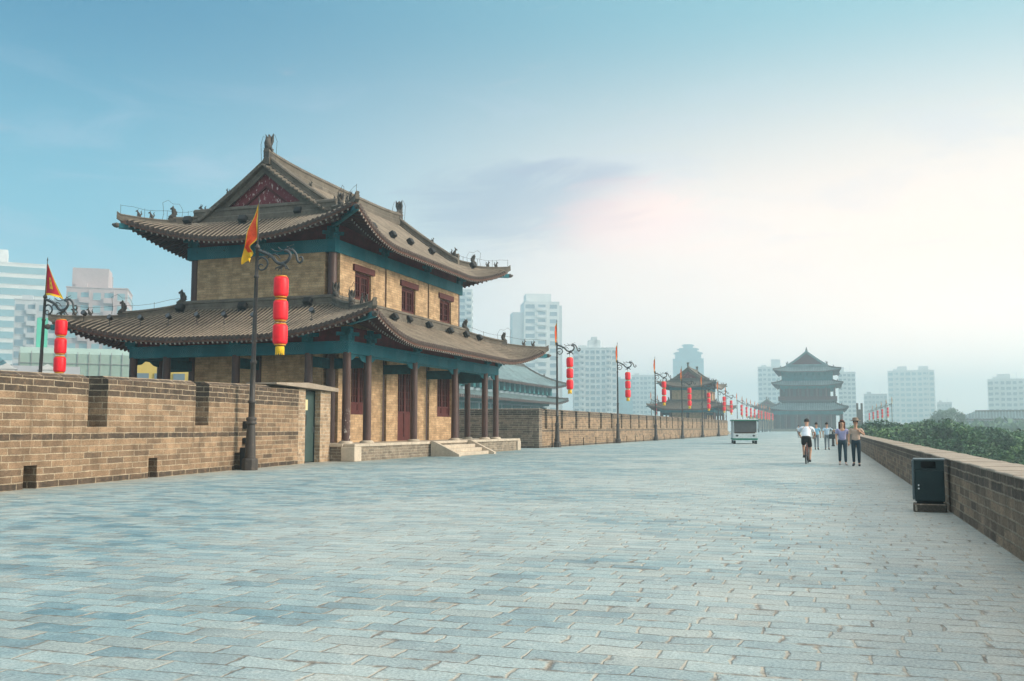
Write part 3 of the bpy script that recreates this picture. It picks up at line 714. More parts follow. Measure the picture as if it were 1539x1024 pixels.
    # hanging fretwork boards between posts under the beam
    for i in range(len(ys) - 1):
        for x in (-.03, -D0):
            m = MB(); a, b = ys[i] + .19, ys[i + 1] - .19; m.prism([(a, 4.58), (a, 4.28), (a + .34, 4.34), (a + .62, 4.50), (b - .62, 4.50), (b - .34, 4.34), (b, 4.28), (b, 4.58)], 'x', x - .03, x + .03); m.build('hanging_board', 'teal_bracket', T)
    # ground-storey brick walls with door and windows
    def wall_run(name, along, plane, a, b, z0, z1, opens, th=.5, out=1, mat='tower_brick'):
        """brick wall in a plane; opens = (a, b, z0, z1) holes"""
        m = MB(); cuts = sorted(opens); cur = a
        def bx(p, q, zz0, zz1):
            if q - p < .01 or zz1 - zz0 < .01: return
            lo, hi = (plane - th, plane) if out > 0 else (plane, plane + th)
            if along == 'y': m.box(lo, hi, p, q, zz0, zz1)
            else: m.box(p, q, lo, hi, zz0, zz1)
        for (p, q, zz0, zz1) in cuts:
            bx(cur, p, z0, z1); bx(p, q, z0, zz0); bx(p, q, zz1, z1); cur = q
        bx(cur, b, z0, z1)
        return m.build(name, mat, T)
    def joinery(kind, along, plane, a, b, z0, z1, out=1, lintel=False, skirt=.0):
        """framed window or door, set back from the wall face"""
        pl = plane - out * .20
        def B(m, p, q, zz0, zz1, dpt0, dpt1, mi=0):
            lo, hi = sorted((pl + out * dpt0, pl + out * dpt1))
            if along == 'y': m.box(lo, hi, p, q, zz0, zz1, mi)
            else: m.box(p, q, lo, hi, zz0, zz1, mi)
        m = MB(); f = .11
        B(m, a, a + f, z0, z1, -.1, .10); B(m, b - f, b, z0, z1, -.1, .10); B(m, a + f, b - f, z1 - f, z1, -.1, .10); B(m, a + f, b - f, z0, z0 + f, -.1, .10)
        o = m.build(kind, 'lattice_red', T)
        n = 2; w = (b - a - 2 * f) / n
        for i in range(n):
            p, q = a + f + w * i, a + f + w * (i + 1)
            m = MB(); zb = z0 + f + skirt
            B(m, p + .01, q - .01, z0 + f, z1 - f, -.06, -.02, 1)
            for (pp, qq) in ((p + .01, p + .09), (q - .09, q - .01)): B(m, pp, qq, z0 + f, z1 - f, -.018, .05)
            for zz in (z0 + f, zb - .04 if skirt else z0 + f, z1 - f - .09): B(m, p + .09, q - .09, zz, zz + .09, -.018, .05)
            if skirt: B(m, p + .11, q - .11, z0 + f + .09, zb - .05, -.018, .02)
            kx = 3; kz = max(3, int((z1 - f - zb) / .34))
            for e in range(1, kx): x = p + .09 + (q - p - .18) * e / kx; B(m, x - .014, x + .014, zb + .05, z1 - f - .09, -.016, .025)
            for e in range(1, kz): z = zb + (z1 - f - zb) * e / kz; B(m, p + .09, q - .09, z - .014, z + .014, -.016, .020)
            m.build('leaf' if kind == 'door' else 'shutter', ['lattice_red', 'lattice_dark'], o)
        if lintel:
            m = MB(); B(m, a - .22, b + .22, z1 + .002, z1 + .30, -.05, .30); m.build('lintel', 'lattice_red', o)
        return o
    g = .27
    PX = XI + .25; PY = YI - .25; PXw = XO - .25; PYn = YO + .25
    win = [(3.45, 5.55), (13.75, 15.85)]
    for (a, b, hs) in ((YI + g, 7.0 - .22, [(3.45, 5.55, 2.02, 4.42)]), (7.0 + .22, 12.4 - .22, [(8.55, 10.95, PH, 4.42)]), (12.4 + .22, YO - g, [(13.75, 15.85, 2.02, 4.42)])):
        wall_run('brick_wall', 'y', PX, a, b, PH - .01, 7.0, hs)
        wall_run('brick_wall', 'y', PXw, a, b, PH - .01, 7.0, [], out=-1)
    for (a, b) in ((XO + g, -5.52 - .22), (-5.52 + .22, XI - g)):
        wall_run('brick_wall', 'x', PY, a, b, PH - .01, 7.0, [], out=-1)
        wall_run('brick_wall', 'x', PYn, a, b, PH - .01, 7.0, [], out=1)
    m = MB(); m.box(XO + .3, XI - .3, YI + .3, YO - .3, PH, 6.9); m.build('inner_wall', 'tower_brick', T)
    for a, b in win: joinery('window', 'y', PX, a, b, 2.02, 4.42, skirt=.42)
    joinery('door', 'y', PX, 8.55, 10.95, PH, 4.42, skirt=1.35)
    # upper storey
    for (a, b, hs) in ((YI + g, 7.0 - .10, [(3.68, 5.38, 7.45, 8.78)]), (7.0 + .10, 12.4 - .10, [(8.90, 10.65, 7.45, 8.78)]), (12.4 + .10, YO - g, [(14.05, 15.77, 7.45, 8.78)])):
        wall_run('upper_wall', 'y', PX, a, b, 7.001, 9.37, hs); wall_run('upper_wall', 'y', PXw, a, b, 7.001, 9.37, [], out=-1)
        for (p, q, z0, z1) in hs: joinery('window', 'y', PX, p, q, z0, z1, lintel=True)
    wall_run('upper_wall', 'x', PY, XO + g, XI - g, 7.001, 9.37, [], out=-1); wall_run('upper_wall', 'x', PYn, XO + g, XI - g, 7.001, 9.37, [], out=1)
    m = MB(); m.box(XO + .3, XI - .3, YI + .3, YO - .3, 6.91, 10.6); m.build('inner_wall', 'tower_brick', T)
    m = MB()
    m.box(XO - .30, XI + .30, YI - .30, YI + .2, 9.371, 9.96); m.box(XO - .30, XI + .30, YO - .2, YO + .30, 9.371, 9.96)
    m.box(XI - .2, XI + .30, YI + .203, YO - .203, 9.371, 9.96); m.box(XO - .30, XO + .2, YI + .203, YO - .203, 9.371, 9.96)
    m.build('painted_beam', 'painted_beam', T)
    m = MB()
    m.box(XO - .10, XI + .10, YI - .10, YI + .2, 9.961, 10.75); m.box(XO - .10, XI + .10, YO - .2, YO + .10, 9.961, 10.75)
    m.box(XI - .2, XI + .10, YI + .203, YO - .203, 9.961, 10.75); m.box(XO - .10, XO + .2, YI + .203, YO - .203, 9.961, 10.75)
    m.build('frieze_panel', 'red_panel', T)
    up = [(XI, y) for y in (YI, 7.0, 12.4, YO)] + [(XO, y) for y in (YI, 7.0, 12.4, YO)] + [(-5.52, YI), (-5.52, YO)]
    brackets((XO, XI), (YI, YO), up, 9.97, 1)
    # lower skirt roof
    ov = 1.92; run = ov + 1.85
    lo = Roof(-D0 - ov, ov, -ov, L0 + ov, 5.24, lambda d: .36 * d + .034 * d * d, .98, 5.6, .55, run, dict(S=run - .25, N=run - .25, W=run - .25, E=run - .25))
    part = build_roof('lower_roof', lo, T)
    zt = 5.24 + lo.prof(run - .25)
    for k, (p, q) in enumerate((((XO - .40, YI - .40), (XI + .40, YI - .40)), ((XI + .40, YI - .40), (XI + .40, YO + .40)), ((XI + .40, YO + .40), (XO - .40, YO + .40)), ((XO - .40, YO + .40), (XO - .40, YI - .40)))):
        m = MB(); m.sweep([(*p, zt - .06), (*q, zt - .06)], ridge_prof(.30, .52)); m.build('wall_ridge', 'ridge_tile', part)
    for (x, y, sx, sy) in ((XO - .40, YI - .40, -1, -1), (XI + .40, YI - .40, 1, -1), (XI + .40, YO + .40, 1, 1), (XO - .40, YO + .40, -1, 1)):
        m = MB(); dragon_end(m, (x + sx * .05, y + sy * .05, zt + .30), (sx * .7071, sy * .7071), .62)
        m.build('ridge_dragon', 'ornament_tile', part)
    hip_ridges(lo, part, run - .30, .24, .30, .50)
    # upper roof: hip-and-gable, ridge along y
    ov = 1.90; x0, x1, y0, y1 = XO - ov, XI + ov, YI - ov, YO + ov; W2 = (x1 - x0) / 2; rg = 2.15
    pr = lambda d: .56 * d + .0215 * d * d
    hi = Roof(x0, x1, y0, y1, 9.98, pr, 1.12, 5.2, .55, rg, dict(S=rg, N=rg, W=W2, E=W2))
    part = build_roof('upper_roof', hi, T, soff=2.0)
    xc = (x0 + x1) / 2; zr = 9.98 + pr(W2); gy0, gy1 = y0 + rg, y1 - rg
    hip_ridges(hi, part, rg + .05, .24, .30, .62)
    m = MB(); n = 14; pts = []
    for k in range(n + 1):
        t = k / n; pts.append((xc, gy0 - .15 + (gy1 - gy0 + .30) * t, zr - .03 + .22 * abs(2 * t - 1) ** 4))
    m.sweep(pts, ridge_prof(.34, .66)); m.build('main_ridge', 'ridge_tile', part)
    for (y, s) in ((gy0 + .1, 1), (gy1 - .1, -1)):
        m = MB(); dragon_end(m, (xc, y, zr + .66), (0, s), .80)
        m.tube([(xc - .35, y - .1, zr + .2), (xc - .40, y - .1, zr + 1.1), (xc - .28, y - .1, zr + 1.5), (xc - .1, y, zr + 1.35), (xc + .12, y, zr + 1.35), (xc + .28, y, zr + 1.55), (xc + .42, y, zr + 1.2), (xc + .36, y, zr + .2)], .013, 4)
        m.build('ridge_dragon', 'ornament_tile', part)
    for (gy, s) in ((gy0, -1), (gy1, 1)):
        # board closing the gable, with an inner triangular frame
        K = 12; left = [(x0 + rg + (W2 - rg) * k / K, 9.98 + pr(rg + (W2 - rg) * k / K) - .04) for k in range(K + 1)]
        poly = left + [(2 * xc - x, z) for x, z in left[-2::-1]]
        m = MB(); a, b = sorted((gy + s * .05, gy - s * .12)); m.prism(poly, 'y', a, b); gb = m.build('gable_board', 'gable_red', part)
        base = 9.98 + pr(rg) + .62; m = MB(); ap = base + .85; ff = gy + s * .09
        for sg in (-1, 1):
            m.bar((xc + sg * 1.15, ff, base), (xc, ff, ap), .10, .09)
        m.build('gable_trim', 'lattice_red', part)
        for sg in (-1, 1):
            X = lambda d: (x0 + d) if sg < 0 else (x1 - d)
            rk = MB(); rows = MB(); brd = MB()
            P = [Vector((X(rg - .55 + (W2 - rg + .55) * k / 14), 0, 9.98 + pr(rg - .55 + (W2 - rg + .55) * k / 14))) for k in range(15)]
            rk.sweep([p + Vector((0, gy - s * .12, .03)) for p in P], ridge_prof(.36, .56))
            o = rk.build('rake_ridge', 'ridge_tile', part)
            for i_, k_ in ((1, .9), (6, .45)):
                m = MB(); beast(m, P[i_] + Vector((0, gy - s * .12, .58)), (sg, 0), k_); m.build('ridge_beast', 'ornament_tile', part)
            dd = rg - .45
            while dd < W2 - .05:
                c = Vector((X(dd), gy + s * .10, 9.98 + pr(dd) + .05)); e = c + Vector((0, s * .46, -.05))
                rows.tube([c, e], [.075, .075], 8, 0)
                dd += .215
            for e0, e1, w, hh, dz in ((.12, .50, 0, .09, -.06),):
                pts = [p + Vector((0, gy + s * .31, -.02)) for p in P]
                rows.sweep(pts, [(-.19, -.05), (-.19, .05), (.19, .05), (.19, -.05)])
            rows.build('verge_tiles', 'ridge_tile', part)
            brd.sweep([p + Vector((0, gy + s * .22, -.10)) for p in P], [(-.04, -.30), (-.04, .04), (.04, .04), (.04, -.30)])
            brd.build('barge_board', 'ridge_tile', part)
        zb = 9.98 + pr(rg)
        m = MB(); m.sweep([(x0 + rg - .42, gy + s * .22, zb - .02), (x1 - rg + .42, gy + s * .22, zb - .02)], ridge_prof(.30, .62)); m.build('gable_ridge', 'ridge_tile', part)
    T['roof_lo'] = 0
    del T['roof_lo']
    return T, lo, hi
tower, LO, HI = make_tower('large two storey brick watchtower with grey tiled upturned roofs, nearest and biggest')
TH = -R(.8365)
tower.location = (-19.4726, 37.927, 0); tower.rotation_euler = (0, 0, TH)
def t2w(x, y, z): v = Matrix.Rotation(TH, 3, 'Z') @ Vector((x, y, z)); return v + Vector(tower.location)

# further towers of the same kind along the wall (their own copies, parts included)
tower2 = dup(tower, (-22.3, 209.0, 0), TH * .6, 'second hazy watchtower beyond the long parapet, among the lamp posts')
tower3 = dup(tower, (-19.8, 457.0, 0), 0, 'faint farthest watchtower low beside the big three-eaved gate tower')
for o in tower3.children_recursive:
    pass

# ------------------------------------------------------------------ floodlights standing on the tower roofs
def floodlight(style, label, loc, rz):
    o = thing('floodlight', label, 'floodlight', loc, rz, 'floodlights on the tower roofs'); o.scale = (.78,) * 3
    m = MB(); 
    if style == 'post':
        m.tube([(0, 0, -.05), (0, 0, .42)], .022, 6); m.box(-.09, .09, -.05, .05, -.06, .02); m.build('post', 'iron_black', o)
        m = MB(); m.lathe([(.06, -.16), (.12, -.14), (.15, .10), (.16, .12)], (0, 0, 0), 12)
        h = m.build('lamp_head', 'box_black', o); h.location = (0, .02, .50); h.rotation_euler = (R(65), 0, 0)
        m = MB(); m.lathe([(.14, .0), (.13, .015)], (0, 0, .12), 12); m.build('lens', 'lens_glass', h)
    else:
        m.box(-.28, .28, -.03, .03, -.06, .02); m.bar((-.27, 0, 0), (-.27, 0, .30), .03, .03, up=(0, 1, 0)); m.bar((.27, 0, 0), (.27, 0, .30), .03, .03, up=(0, 1, 0)); m.build('bracket', 'iron_black', o)
        m = MB(); m.bbox(-.25, .25, -.17, .17, -.20, .20, .04); h = m.build('lamp_head', 'box_black', o); h.location = (0, 0, .30); h.rotation_euler = (R(-30), 0, 0)
        m = MB(); m.box(-.21, .21, .171, .178, -.16, .16); m.build('lens', 'lens_glass', h)
    return o
ORD = ['first', 'second', 'third', 'fourth', 'fifth', 'sixth', 'seventh', 'eighth', 'ninth', 'tenth', 'eleventh', 'twelfth', 'thirteenth', 'fourteenth']
def on_roof(rf, side, t, d, h=.08): return t2w(*rf.pt(side, t, d, h))
for i, (t, d) in enumerate(((-12.0, .5), (-10.88, .56), (-9.77, 1.02), (-8.71, 1.45), (-7.45, 1.7), (-6.07, 1.73), (-4.4, 1.48), (-1.28, 1.04))):
    floodlight('post', f'black spotlight on a short stem, {ORD[i]} from the left along the lower gable-side eave', on_roof(LO, 'S', t, d), TH)
for i, (t, d) in enumerate(((-9.37, 3.06), (-6.05, 3.1), (-2.74, 3.24))):
    floodlight('box', f'boxy black floodlight high on the lower gable-side roof, {ORD[i]} from the left', on_roof(LO, 'S', t, d), TH)
for i, (t, d) in enumerate(((7.02, 3.0), (9.17, 3.2), (11.59, 3.09), (14.37, 2.98), (16.39, 2.83), (17.7, 2.54))):
    floodlight('box', f'black floodlight below the upper windows on the lower roof, {ORD[i]} nearest of six', on_roof(LO, 'E', t, d), TH + R(90))
for i, (t, d) in enumerate(((-9.01, 1.16), (-6.31, 1.39), (-3.66, 1.86))):
    floodlight('box', f'boxy black floodlight on the upper roof under the gable, {ORD[i]} from the left', on_roof(HI, 'S', t, d), TH)
for i, (t, d) in enumerate(((5.6, 1.7), (8.1, 1.8), (10.5, 1.9), (13.2, 1.8), (17.0, .95))):
    floodlight('box', f'black floodlight on the long upper roof slope above its eave, {ORD[i]} nearest', on_roof(HI, 'E', t, d), TH + R(90))

# ------------------------------------------------------------------ gatehouse door at the end of the left parapet
NA = math.atan2(near_dir.y, near_dir.x)
gt = thing('brick_doorway', 'narrow brick doorway with a green metal door and stone slab lintel', 'doorway', (*near(16.56), 0), NA)
m = MB(); m.box(0, .72, .02, .80, 0, 2.90); m.box(2.30, 3.45, .02, .80, 0, 2.90); m.box(.72, 2.30, .60, .80, 0, 2.90); m.build('brick_pier', 'pier_brick', gt)
m = MB(); m.prism([(-2.6, 2.97), (3.75, 2.905), (3.75, 3.06), (.4, 3.15), (-.2, 3.12), (-2.6, 3.03)], 'y', -.22, .95); m.build('lintel_slab', 'coping_stone', gt)
m = MB(); m.bbox(.74, 2.28, .30, .36, .03, 2.86, .01)
dr = m.build('door', 'door_green', gt)
m = MB(); m.box(1.02, 1.62, .292, .299, 2.10, 2.52); m.build('notice', 'paper_yellow', dr)
m = MB(); m.box(.86, 1.50, .290, .299, 1.48, 1.90); m.build('hatch', 'bin_dark', dr)
m = MB(); m.box(.724, .745, .25, .40, 0, 2.89); m.box(2.275, 2.296, .25, .40, 0, 2.89); m.build('door_frame', 'bin_metal', gt)
m = MB(); m.tube([(2.10, .27, 1.20), (2.10, .24, 1.22), (2.10, .24, 1.42), (2.10, .27, 1.44)], .016, 6); m.build('handle', 'bin_trim', dr)
ec = thing('electrical_cabinet', 'small black electrical cabinet against the brick parapet behind the near lamp post', 'cabinet', (*near(11.88), 0), NA)
m = MB(); m.bbox(-.30, .30, -.30, -.01, 0, .74, .02); m.build('case', 'box_black', ec)
m = MB(); m.bbox(-.26, .26, -.315, -.301, .06, .70, .005); m.build('cabinet_door', 'iron_black', ec)
m = MB(); m.bbox(-.20, .12, -.22, -.01, .86, 1.06, .02); o = m.build('junction_box', 'box_black'); o.location = (*near(11.95), 0); o.rotation_euler = (0, 0, NA)
tag(o, 'little black junction box fixed to the parapet above the electrical cabinet', 'junction box')
m = MB(); m.bbox(-.20, .14, -.22, -.01, 1.36, 1.62, .02); o = m.build('junction_box', 'box_black'); o.location = (*near(11.95), 0); o.rotation_euler = (0, 0, NA)
tag(o, 'upper black junction box on the parapet behind the near lamp post', 'junction box')

# ------------------------------------------------------------------ lamp posts, pennants and lantern strings
def make_post(label):
    o = thing('lamp_post', label, 'lamp post', (0, 0, 0), 0, 'lamp posts along the wall')
    m = MB(); m.lathe([(.27, 0), (.27, .34), (.24, .38), (.20, .40)], (0, 0, 0), 8, smooth=False)
    m.lathe([(.185, .38), (.165, .9), (.13, 1.52)], (0, 0, 0), 16); m.lathe([(.13, 1.50), (.185, 1.53), (.185, 1.58), (.14, 1.60), (.175, 1.66), (.175, 1.72), (.10, 1.76)], (0, 0, 0), 16)
    m.build('pole_base', 'iron_pole', o)
    m = MB(); m.lathe([(.105, 1.74), (.10, 2.2), (.13, 2.22), (.13, 2.28), (.095, 2.32), (.085, 3.5), (.11, 3.53), (.11, 3.60), (.078, 3.64), (.068, 5.6), (.062, 6.4), (.085, 6.42), (.085, 6.48), (.062, 6.50), (.056, 7.40), (.09, 7.41), (.09, 7.47), (.03, 7.56)], (0, 0, 0), 14)
    m.tube([(0, 0, 7.4), (0, 0, 9.05)], [.022, .016], 6); m.lathe([(.018, 9.03), (.03, 9.06), (.004, 9.2)], (0, 0, 0), 6)
    m.build('pole', 'iron_pole', o)
    Z = 7.44; kx = 1.27
    def P(*l): return [(x * kx, y, Z + z) for x, y, z in l]
    def spl(pts, n=5):   # Catmull-Rom
        out = []; q = [pts[0]] + list(pts) + [pts[-1]]
        for i in range(1, len(q) - 2):
            p0, p1, p2, p3 = (Vector(a) for a in q[i - 1:i + 3])
            for k in range(n):
                t = k / n; out.append(.5 * ((2 * p1) + (p2 - p0) * t + (2 * p0 - 5 * p1 + 4 * p2 - p3) * t * t + (3 * p1 - p0 - 3 * p2 + p3) * t ** 3))
        out.append(Vector(q[-1])); return out
    def rope(m, l, r0, r1, n=7):
        p = spl(P(*l)); k = len(p); m.tube(p, [r0 + (r1 - r0) * i / (k - 1) for i in range(k)], n)
    m = MB()
    rope(m, [(.03, 0, -.10), (.20, .02, -.18), (.42, .04, -.32), (.58, .03, -.52), (.74, 0, -.58), (.92, -.03, -.52), (1.02, -.05, -.34), (.96, -.04, -.20), (.84, -.02, -.15)], .060, .050)
    rope(m, [(.84, 0, -.15), (1.02, .03, -.12), (1.14, .05, -.28), (1.19, .04, -.48), (1.28, .02, -.57), (1.36, 0, -.48), (1.33, 0, -.38), (1.26, 0, -.40)], .050, .028)
    rope(m, [(.03, 0, -.40), (.15, 0, -.34), (.28, 0, -.42), (.33, 0, -.58), (.24, 0, -.74), (.11, 0, -.76), (.05, 0, -.66), (.11, 0, -.57), (.19, 0, -.62)], .040, .022)
    rope(m, [(.30, .05, -.36), (.46, .07, -.24), (.60, .05, -.30), (.70, .02, -.42)], .030, .012)
    rope(m, [(.42, 0, -.07), (.58, 0, -.16), (.78, 0, -.13), (.98, 0, .00), (1.08, 0, .05)], .022, .010)
    rope(m, [(.62, 0, -.02), (.74, 0, -.12), (.92, 0, -.10)], .020, .008); rope(m, [(.88, 0, .0), (1.0, 0, -.08), (1.12, 0, -.04)], .018, .006)
    for i in range(7):   # back fin
        x = .16 + i * .055; z = -.12 - i * .052
        m.tube(P((x, 0, z), (x + .06, 0, z + .09)), [.026, .004], 5)
    m.build('dragon_bracket', 'bronze_grey', o)
    m = MB()
    m.ball((.80 * kx, 0, Z - .60), (.11, .09, .10), 8); m.tube(P((.80, 0, -.62), (.68, 0, -.74)), [.075, .045], 7)
    for s in (-1, 1):
        m.tube(P((.76, s * .05, -.66), (.62, s * .10, -.74), (.60, s * .10, -.80)), [.03, .025, .008], 5)
        m.tube(P((.86, s * .05, -.64), (.92, s * .09, -.78), (.98, s * .09, -.76)), [.03, .022, .008], 5)
    m.tube(P((.74, 0, -.68), (.74, 0, -.84)), [.03, .014], 6)
    m.build('dragon_head', 'bronze_grey', o)
    return o
LX = .745 * 1.27
def make_lanterns(label):
    o = thing('lantern_string', label, 'lanterns', (0, 0, 0), 0, 'strings of red lanterns')
    m = MB(); m.tube([(0, 0, 6.66), (0, 0, 4.1)], .012, 5); m.build('cord', 'iron_black', o)
    for zc in (6.07, 5.28, 4.48):
        h, r = .328, .248
        prof = [(.10, -h), (r * .80, -h + .006), (r * .94, -h + .035), (r * .99, -h + .10), (r, 0), (r * .99, h - .10), (r * .94, h - .035), (r * .80, h - .006), (.10, h)]
        n = 28; vs = []
        for pr_, pz in prof:
            for a in range(n): rr = pr_ * (1.0 if a % 2 else .965); vs.append((rr * math.cos(2 * math.pi * a / n), rr * math.sin(2 * math.pi * a / n), zc + pz))
        m = MB(); m.add(vs, [(i * n + a, i * n + (a + 1) % n, (i + 1) * n + (a + 1) % n, (i + 1) * n + a) for i in range(len(prof) - 1) for a in range(n)], 0, True)
        l = m.build('lantern', 'lantern_red', o)
        m = MB(); m.lathe([(.13, h - .008), (.195, h + .004), (.195, h + .035), (.13, h + .045), (.05, h + .05)], (0, 0, zc), 16); m.build('cap', 'lantern_gold', l)
        m = MB(); m.lathe([(.05, -h - .05), (.13, -h - .045), (.195, -h - .035), (.195, -h - .004), (.13, -h + .008)], (0, 0, zc), 16); m.build('rim', 'lantern_gold', l)
    m = MB(); m.lathe([(.10, 4.09), (.145, 4.07), (.15, 3.98), (.145, 3.86), (.12, 3.85)], (0, 0, 0), 12)
    for a in range(12): m.tube([(.13 * math.cos(a * .5236), .13 * math.sin(a * .5236), 3.92), (.135 * math.cos(a * .5236), .135 * math.sin(a * .5236), 3.80)], .018, 4)
    m.build('tassel', 'tassel_gold', o)
    return o
def make_flag(kind, label):
    """pennant hanging from the mast; hoist from z 8.95 down"""
    vs, fs, mi = [], [], []; na, nb = 14, 12
    for ia in range(na + 1):
        for ib in range(nb + 1):
            a, b = ia / na, ib / nb
            if kind == 'droop':
                top = Vector((-.02, 0, 8.96)); bot = Vector((-.02, 0, 7.76)); tip = Vector((-.62, .08, 6.96))
                p = top.lerp(bot, a); e = (tip + Vector((.24, 0, .12)) * (a)) if True else tip
                q = p.lerp(e, b ** 1.1); q.x -= .10 * math.sin(b * math.pi) * (1 - a * .5); q.y += .13 * math.sin(b * 7.0 + a * 2.2) * b + .03 * math.sin(a * 9 + b * 5); q.x += .085 * math.sin(b * 11 + a * 6) * b; q.z += .05 * math.sin(a * 12 + b * 4) * b
            elif kind == 'limp':
                top = Vector((-.02, 0, 8.96)); bot = Vector((-.02, 0, 7.80)); p = top.lerp(bot, a)
                q = p + Vector((-.20 * b * (1 - .5 * a) - .05 * math.sin(b * 6), .10 * math.sin(b * 8 + a * 2), -.62 * b + .1 * a * b))
            else:
                top = Vector((0, 0, 8.96)); l = Vector((-.12, 0, 7.52)); r_ = Vector((.84, .1, 7.36))
                q = top.lerp(l.lerp(r_, b), .04 + .96 * a); q.y += .10 * math.sin(b * 5 + a * 2) * a; q.z -= .10 * math.sin(b * math.pi) * a * -.6
            vs.append(q)
    for ia in range(na):
        for ib in range(nb):
            i = ia * (nb + 1) + ib; fs.append((i, i + 1, i + nb + 2, i + nb + 1))
            if kind == 'spread': edge = ib == 0 or ib >= nb - 1 or ia == na - 1
            else: edge = ib == 0 or ia == 0 or ia >= na - 1 or ib >= nb - 3
            em = kind == 'spread' and ia in (6, 8, 10) and ib in (5, 6, 7) or kind == 'spread' and ia in (7, 9) and ib in (5, 7)
            mi.append(1 if edge or em else 0)
    k = len(vs); m = MB()
    m.v = [tuple(v) for v in vs] + [(v.x, v.y + .008, v.z) for v in vs]; m.f = [list(f) for f in fs] + [[i + k for i in f[::-1]] for f in fs]; m.mi = mi * 2; m.sm = [True] * len(m.f)
    ring = [ib for ib in range(nb + 1)] + [ia * (nb + 1) + nb for ia in range(1, na + 1)] + [na * (nb + 1) + ib for ib in range(nb - 1, -1, -1)] + [ia * (nb + 1) for ia in range(na - 1, 0, -1)]
    for i in range(len(ring)):
        a, b = ring[i], ring[(i + 1) % len(ring)]; m.f.append([a, b, b + k, a + k]); m.mi.append(1); m.sm.append(False)
    o = m.build('pennant', ['flag_crimson' if kind == 'spread' else 'flag_red', 'flag_yellow'], fix=False)
    return tag(o, label, 'pennant', 'pennants on the lamp posts')
post0 = make_post('tall black lamp post with a dragon bracket against the near left parapet')
lan0 = make_lanterns('string of three red lanterns hanging in front of the large tower, largest in view')
flag_d = make_flag('droop', 'fiery red and yellow pennant drooping left in front of the large tower roof')
flag_s = make_flag('spread', 'crimson triangular pennant with yellow border spread open at the far left')
flag_l = make_flag('limp', 'limp')
def place(o, x, y, z=0, rz=0, tilt=0): o.location = (x, y, z); o.rotation_euler = (0, R(tilt), rz)
def lamp_set(x, y, z=0, labels=None, rz=0, first=False, flag=None, tilt=0, group=None):
    pl, ll, fl = labels
    p = post0 if first else copy_tree(post0); l = lan0 if first else copy_tree(lan0)
    f = flag_d if first else (flag if flag is not None else copy_tree(flag_l))
    g = group
    for o, t, gr in ((p, pl, 'lamp posts along the wall'), (l, ll, 'strings of red lanterns'), (f, fl, 'pennants on the lamp posts')):
        o['label'] = t; o['group'] = (g + ' ' + o['category'] + 's') if g else gr
    place(p, x, y, z, rz, tilt); place(f, x, y, z, rz, tilt)
    q = Matrix.Rotation(rz, 3, 'Z') @ Vector((LX + math.sin(R(tilt)) * 6.6, 0, 0)); place(l, x + q.x, y + q.y, z, rz)
lamp_set(-18.20, 28.62, 0, (post0['label'], lan0['label'], flag_d['label']), first=True, tilt=.8)
lamp_set(-32.45, 34.36, -.38, ('black lamp post standing behind the left parapet near the picture edge', 'string of three red lanterns rising just above the left parapet', flag_s['label']), flag=flag_s, tilt=1.6)
NAMED = [(-18.38, 68.5, 'right of the large tower'), (-18.02, 88.4, 'second beyond the large tower'), (-17.70, 107.3, 'third beyond the large tower'),
         (-17.34, 125.6, 'fourth beyond the large tower, before the hazy watchtower'), (-17.02, 144.2, 'fifth beyond the large tower, before the hazy watchtower'), (-16.66, 163.0, 'sixth beyond the large tower, at the end of the parapet'),
         (-17.6, 186.0, 'at the near corner of the hazy watchtower'), (-18.6, 222.0, 'just right of the hazy watchtower')]
for x, y, w in NAMED:
    lamp_set(x, y, 0, ('black lamp post, ' + w, 'string of three red lanterns, ' + w, 'limp orange red pennant, ' + w))
for i in range(10):
    w = 'in the distant row between hazy watchtower and gate tower'
    lamp_set(-19.4 + random.uniform(-.2, .2), 246 + 15.0 * i, 0, ('tiny lamp post ' + w, 'tiny string of red lanterns ' + w, 'tiny orange pennant ' + w), group='distant row')
for i, y in enumerate((262, 285, 308, 334, 362)):
    w = 'on the bastion above the trees right of the gate tower'
    lamp_set(15.6 - i * .1, y, 0, ('tiny lamp post ' + w, 'tiny string of red lanterns ' + w, 'tiny orange pennant ' + w), rz=R(180), group='right bastion row')
lamp_set(-35.2, 208.0, 0, ('tiny lamp post on the outer side behind the long parapet', 'tiny string of red lanterns low behind the long parapet', 'tiny limp pennant low behind the long parapet'))
lamp_set(-37.6, 231.0, 0, ('farther tiny lamp post on the outer side, left of the hazy watchtower eaves', 'farther tiny string of lanterns left of the hazy watchtower eaves', 'farther tiny pennant left of the hazy watchtower eaves'))
bpy.data.objects.remove(flag_l)

# ------------------------------------------------------------------ litter bin, bollard
bn = thing('litter_bin', 'dark green metal litter bin on a stone block by the right parapet', 'litter bin', (1.62, 18.05, 0), R(-4))
m = MB(); m.bbox(-.26, .26, -.20, .22, 0, .135, .015); m.build('plinth', 'grey_brick', bn)
m = MB(); m.bbox(-.225, .235, -.17, .20, .175, .70, .012); m.box(-.20, .21, -.15, .18, .136, .174, 1); bd = m.build('body', ['bin_metal', 'bin_dark'], bn)
m = MB(); m.bbox(-.205, .225, -.182, -.171, .185, .69, .006); dr = m.build('bin_door', 'bin_metal', bd)
m = MB(); m.bbox(-.175, -.155, -.192, -.183, .43, .455, .003); m.build('keyhole', 'white_paint', dr)
m = MB(); m.bbox(-.178, -.152, -.192, -.183, .375, .40, .003); m.build('lock', 'white_paint', dr)
m = MB()
m.box(-.225, -.12, -.17, .20, .702, .855); m.box(.115, .235, -.17, .20, .702, .855); m.box(-.12, .115, -.02, .20, .702, .855, 1); m.box(-.12, .115, -.17, -.02, .702, .72); m.box(-.12, .115, -.17, -.02, .835, .855)
m.build('throat', ['bin_metal', 'bin_dark'], bn)
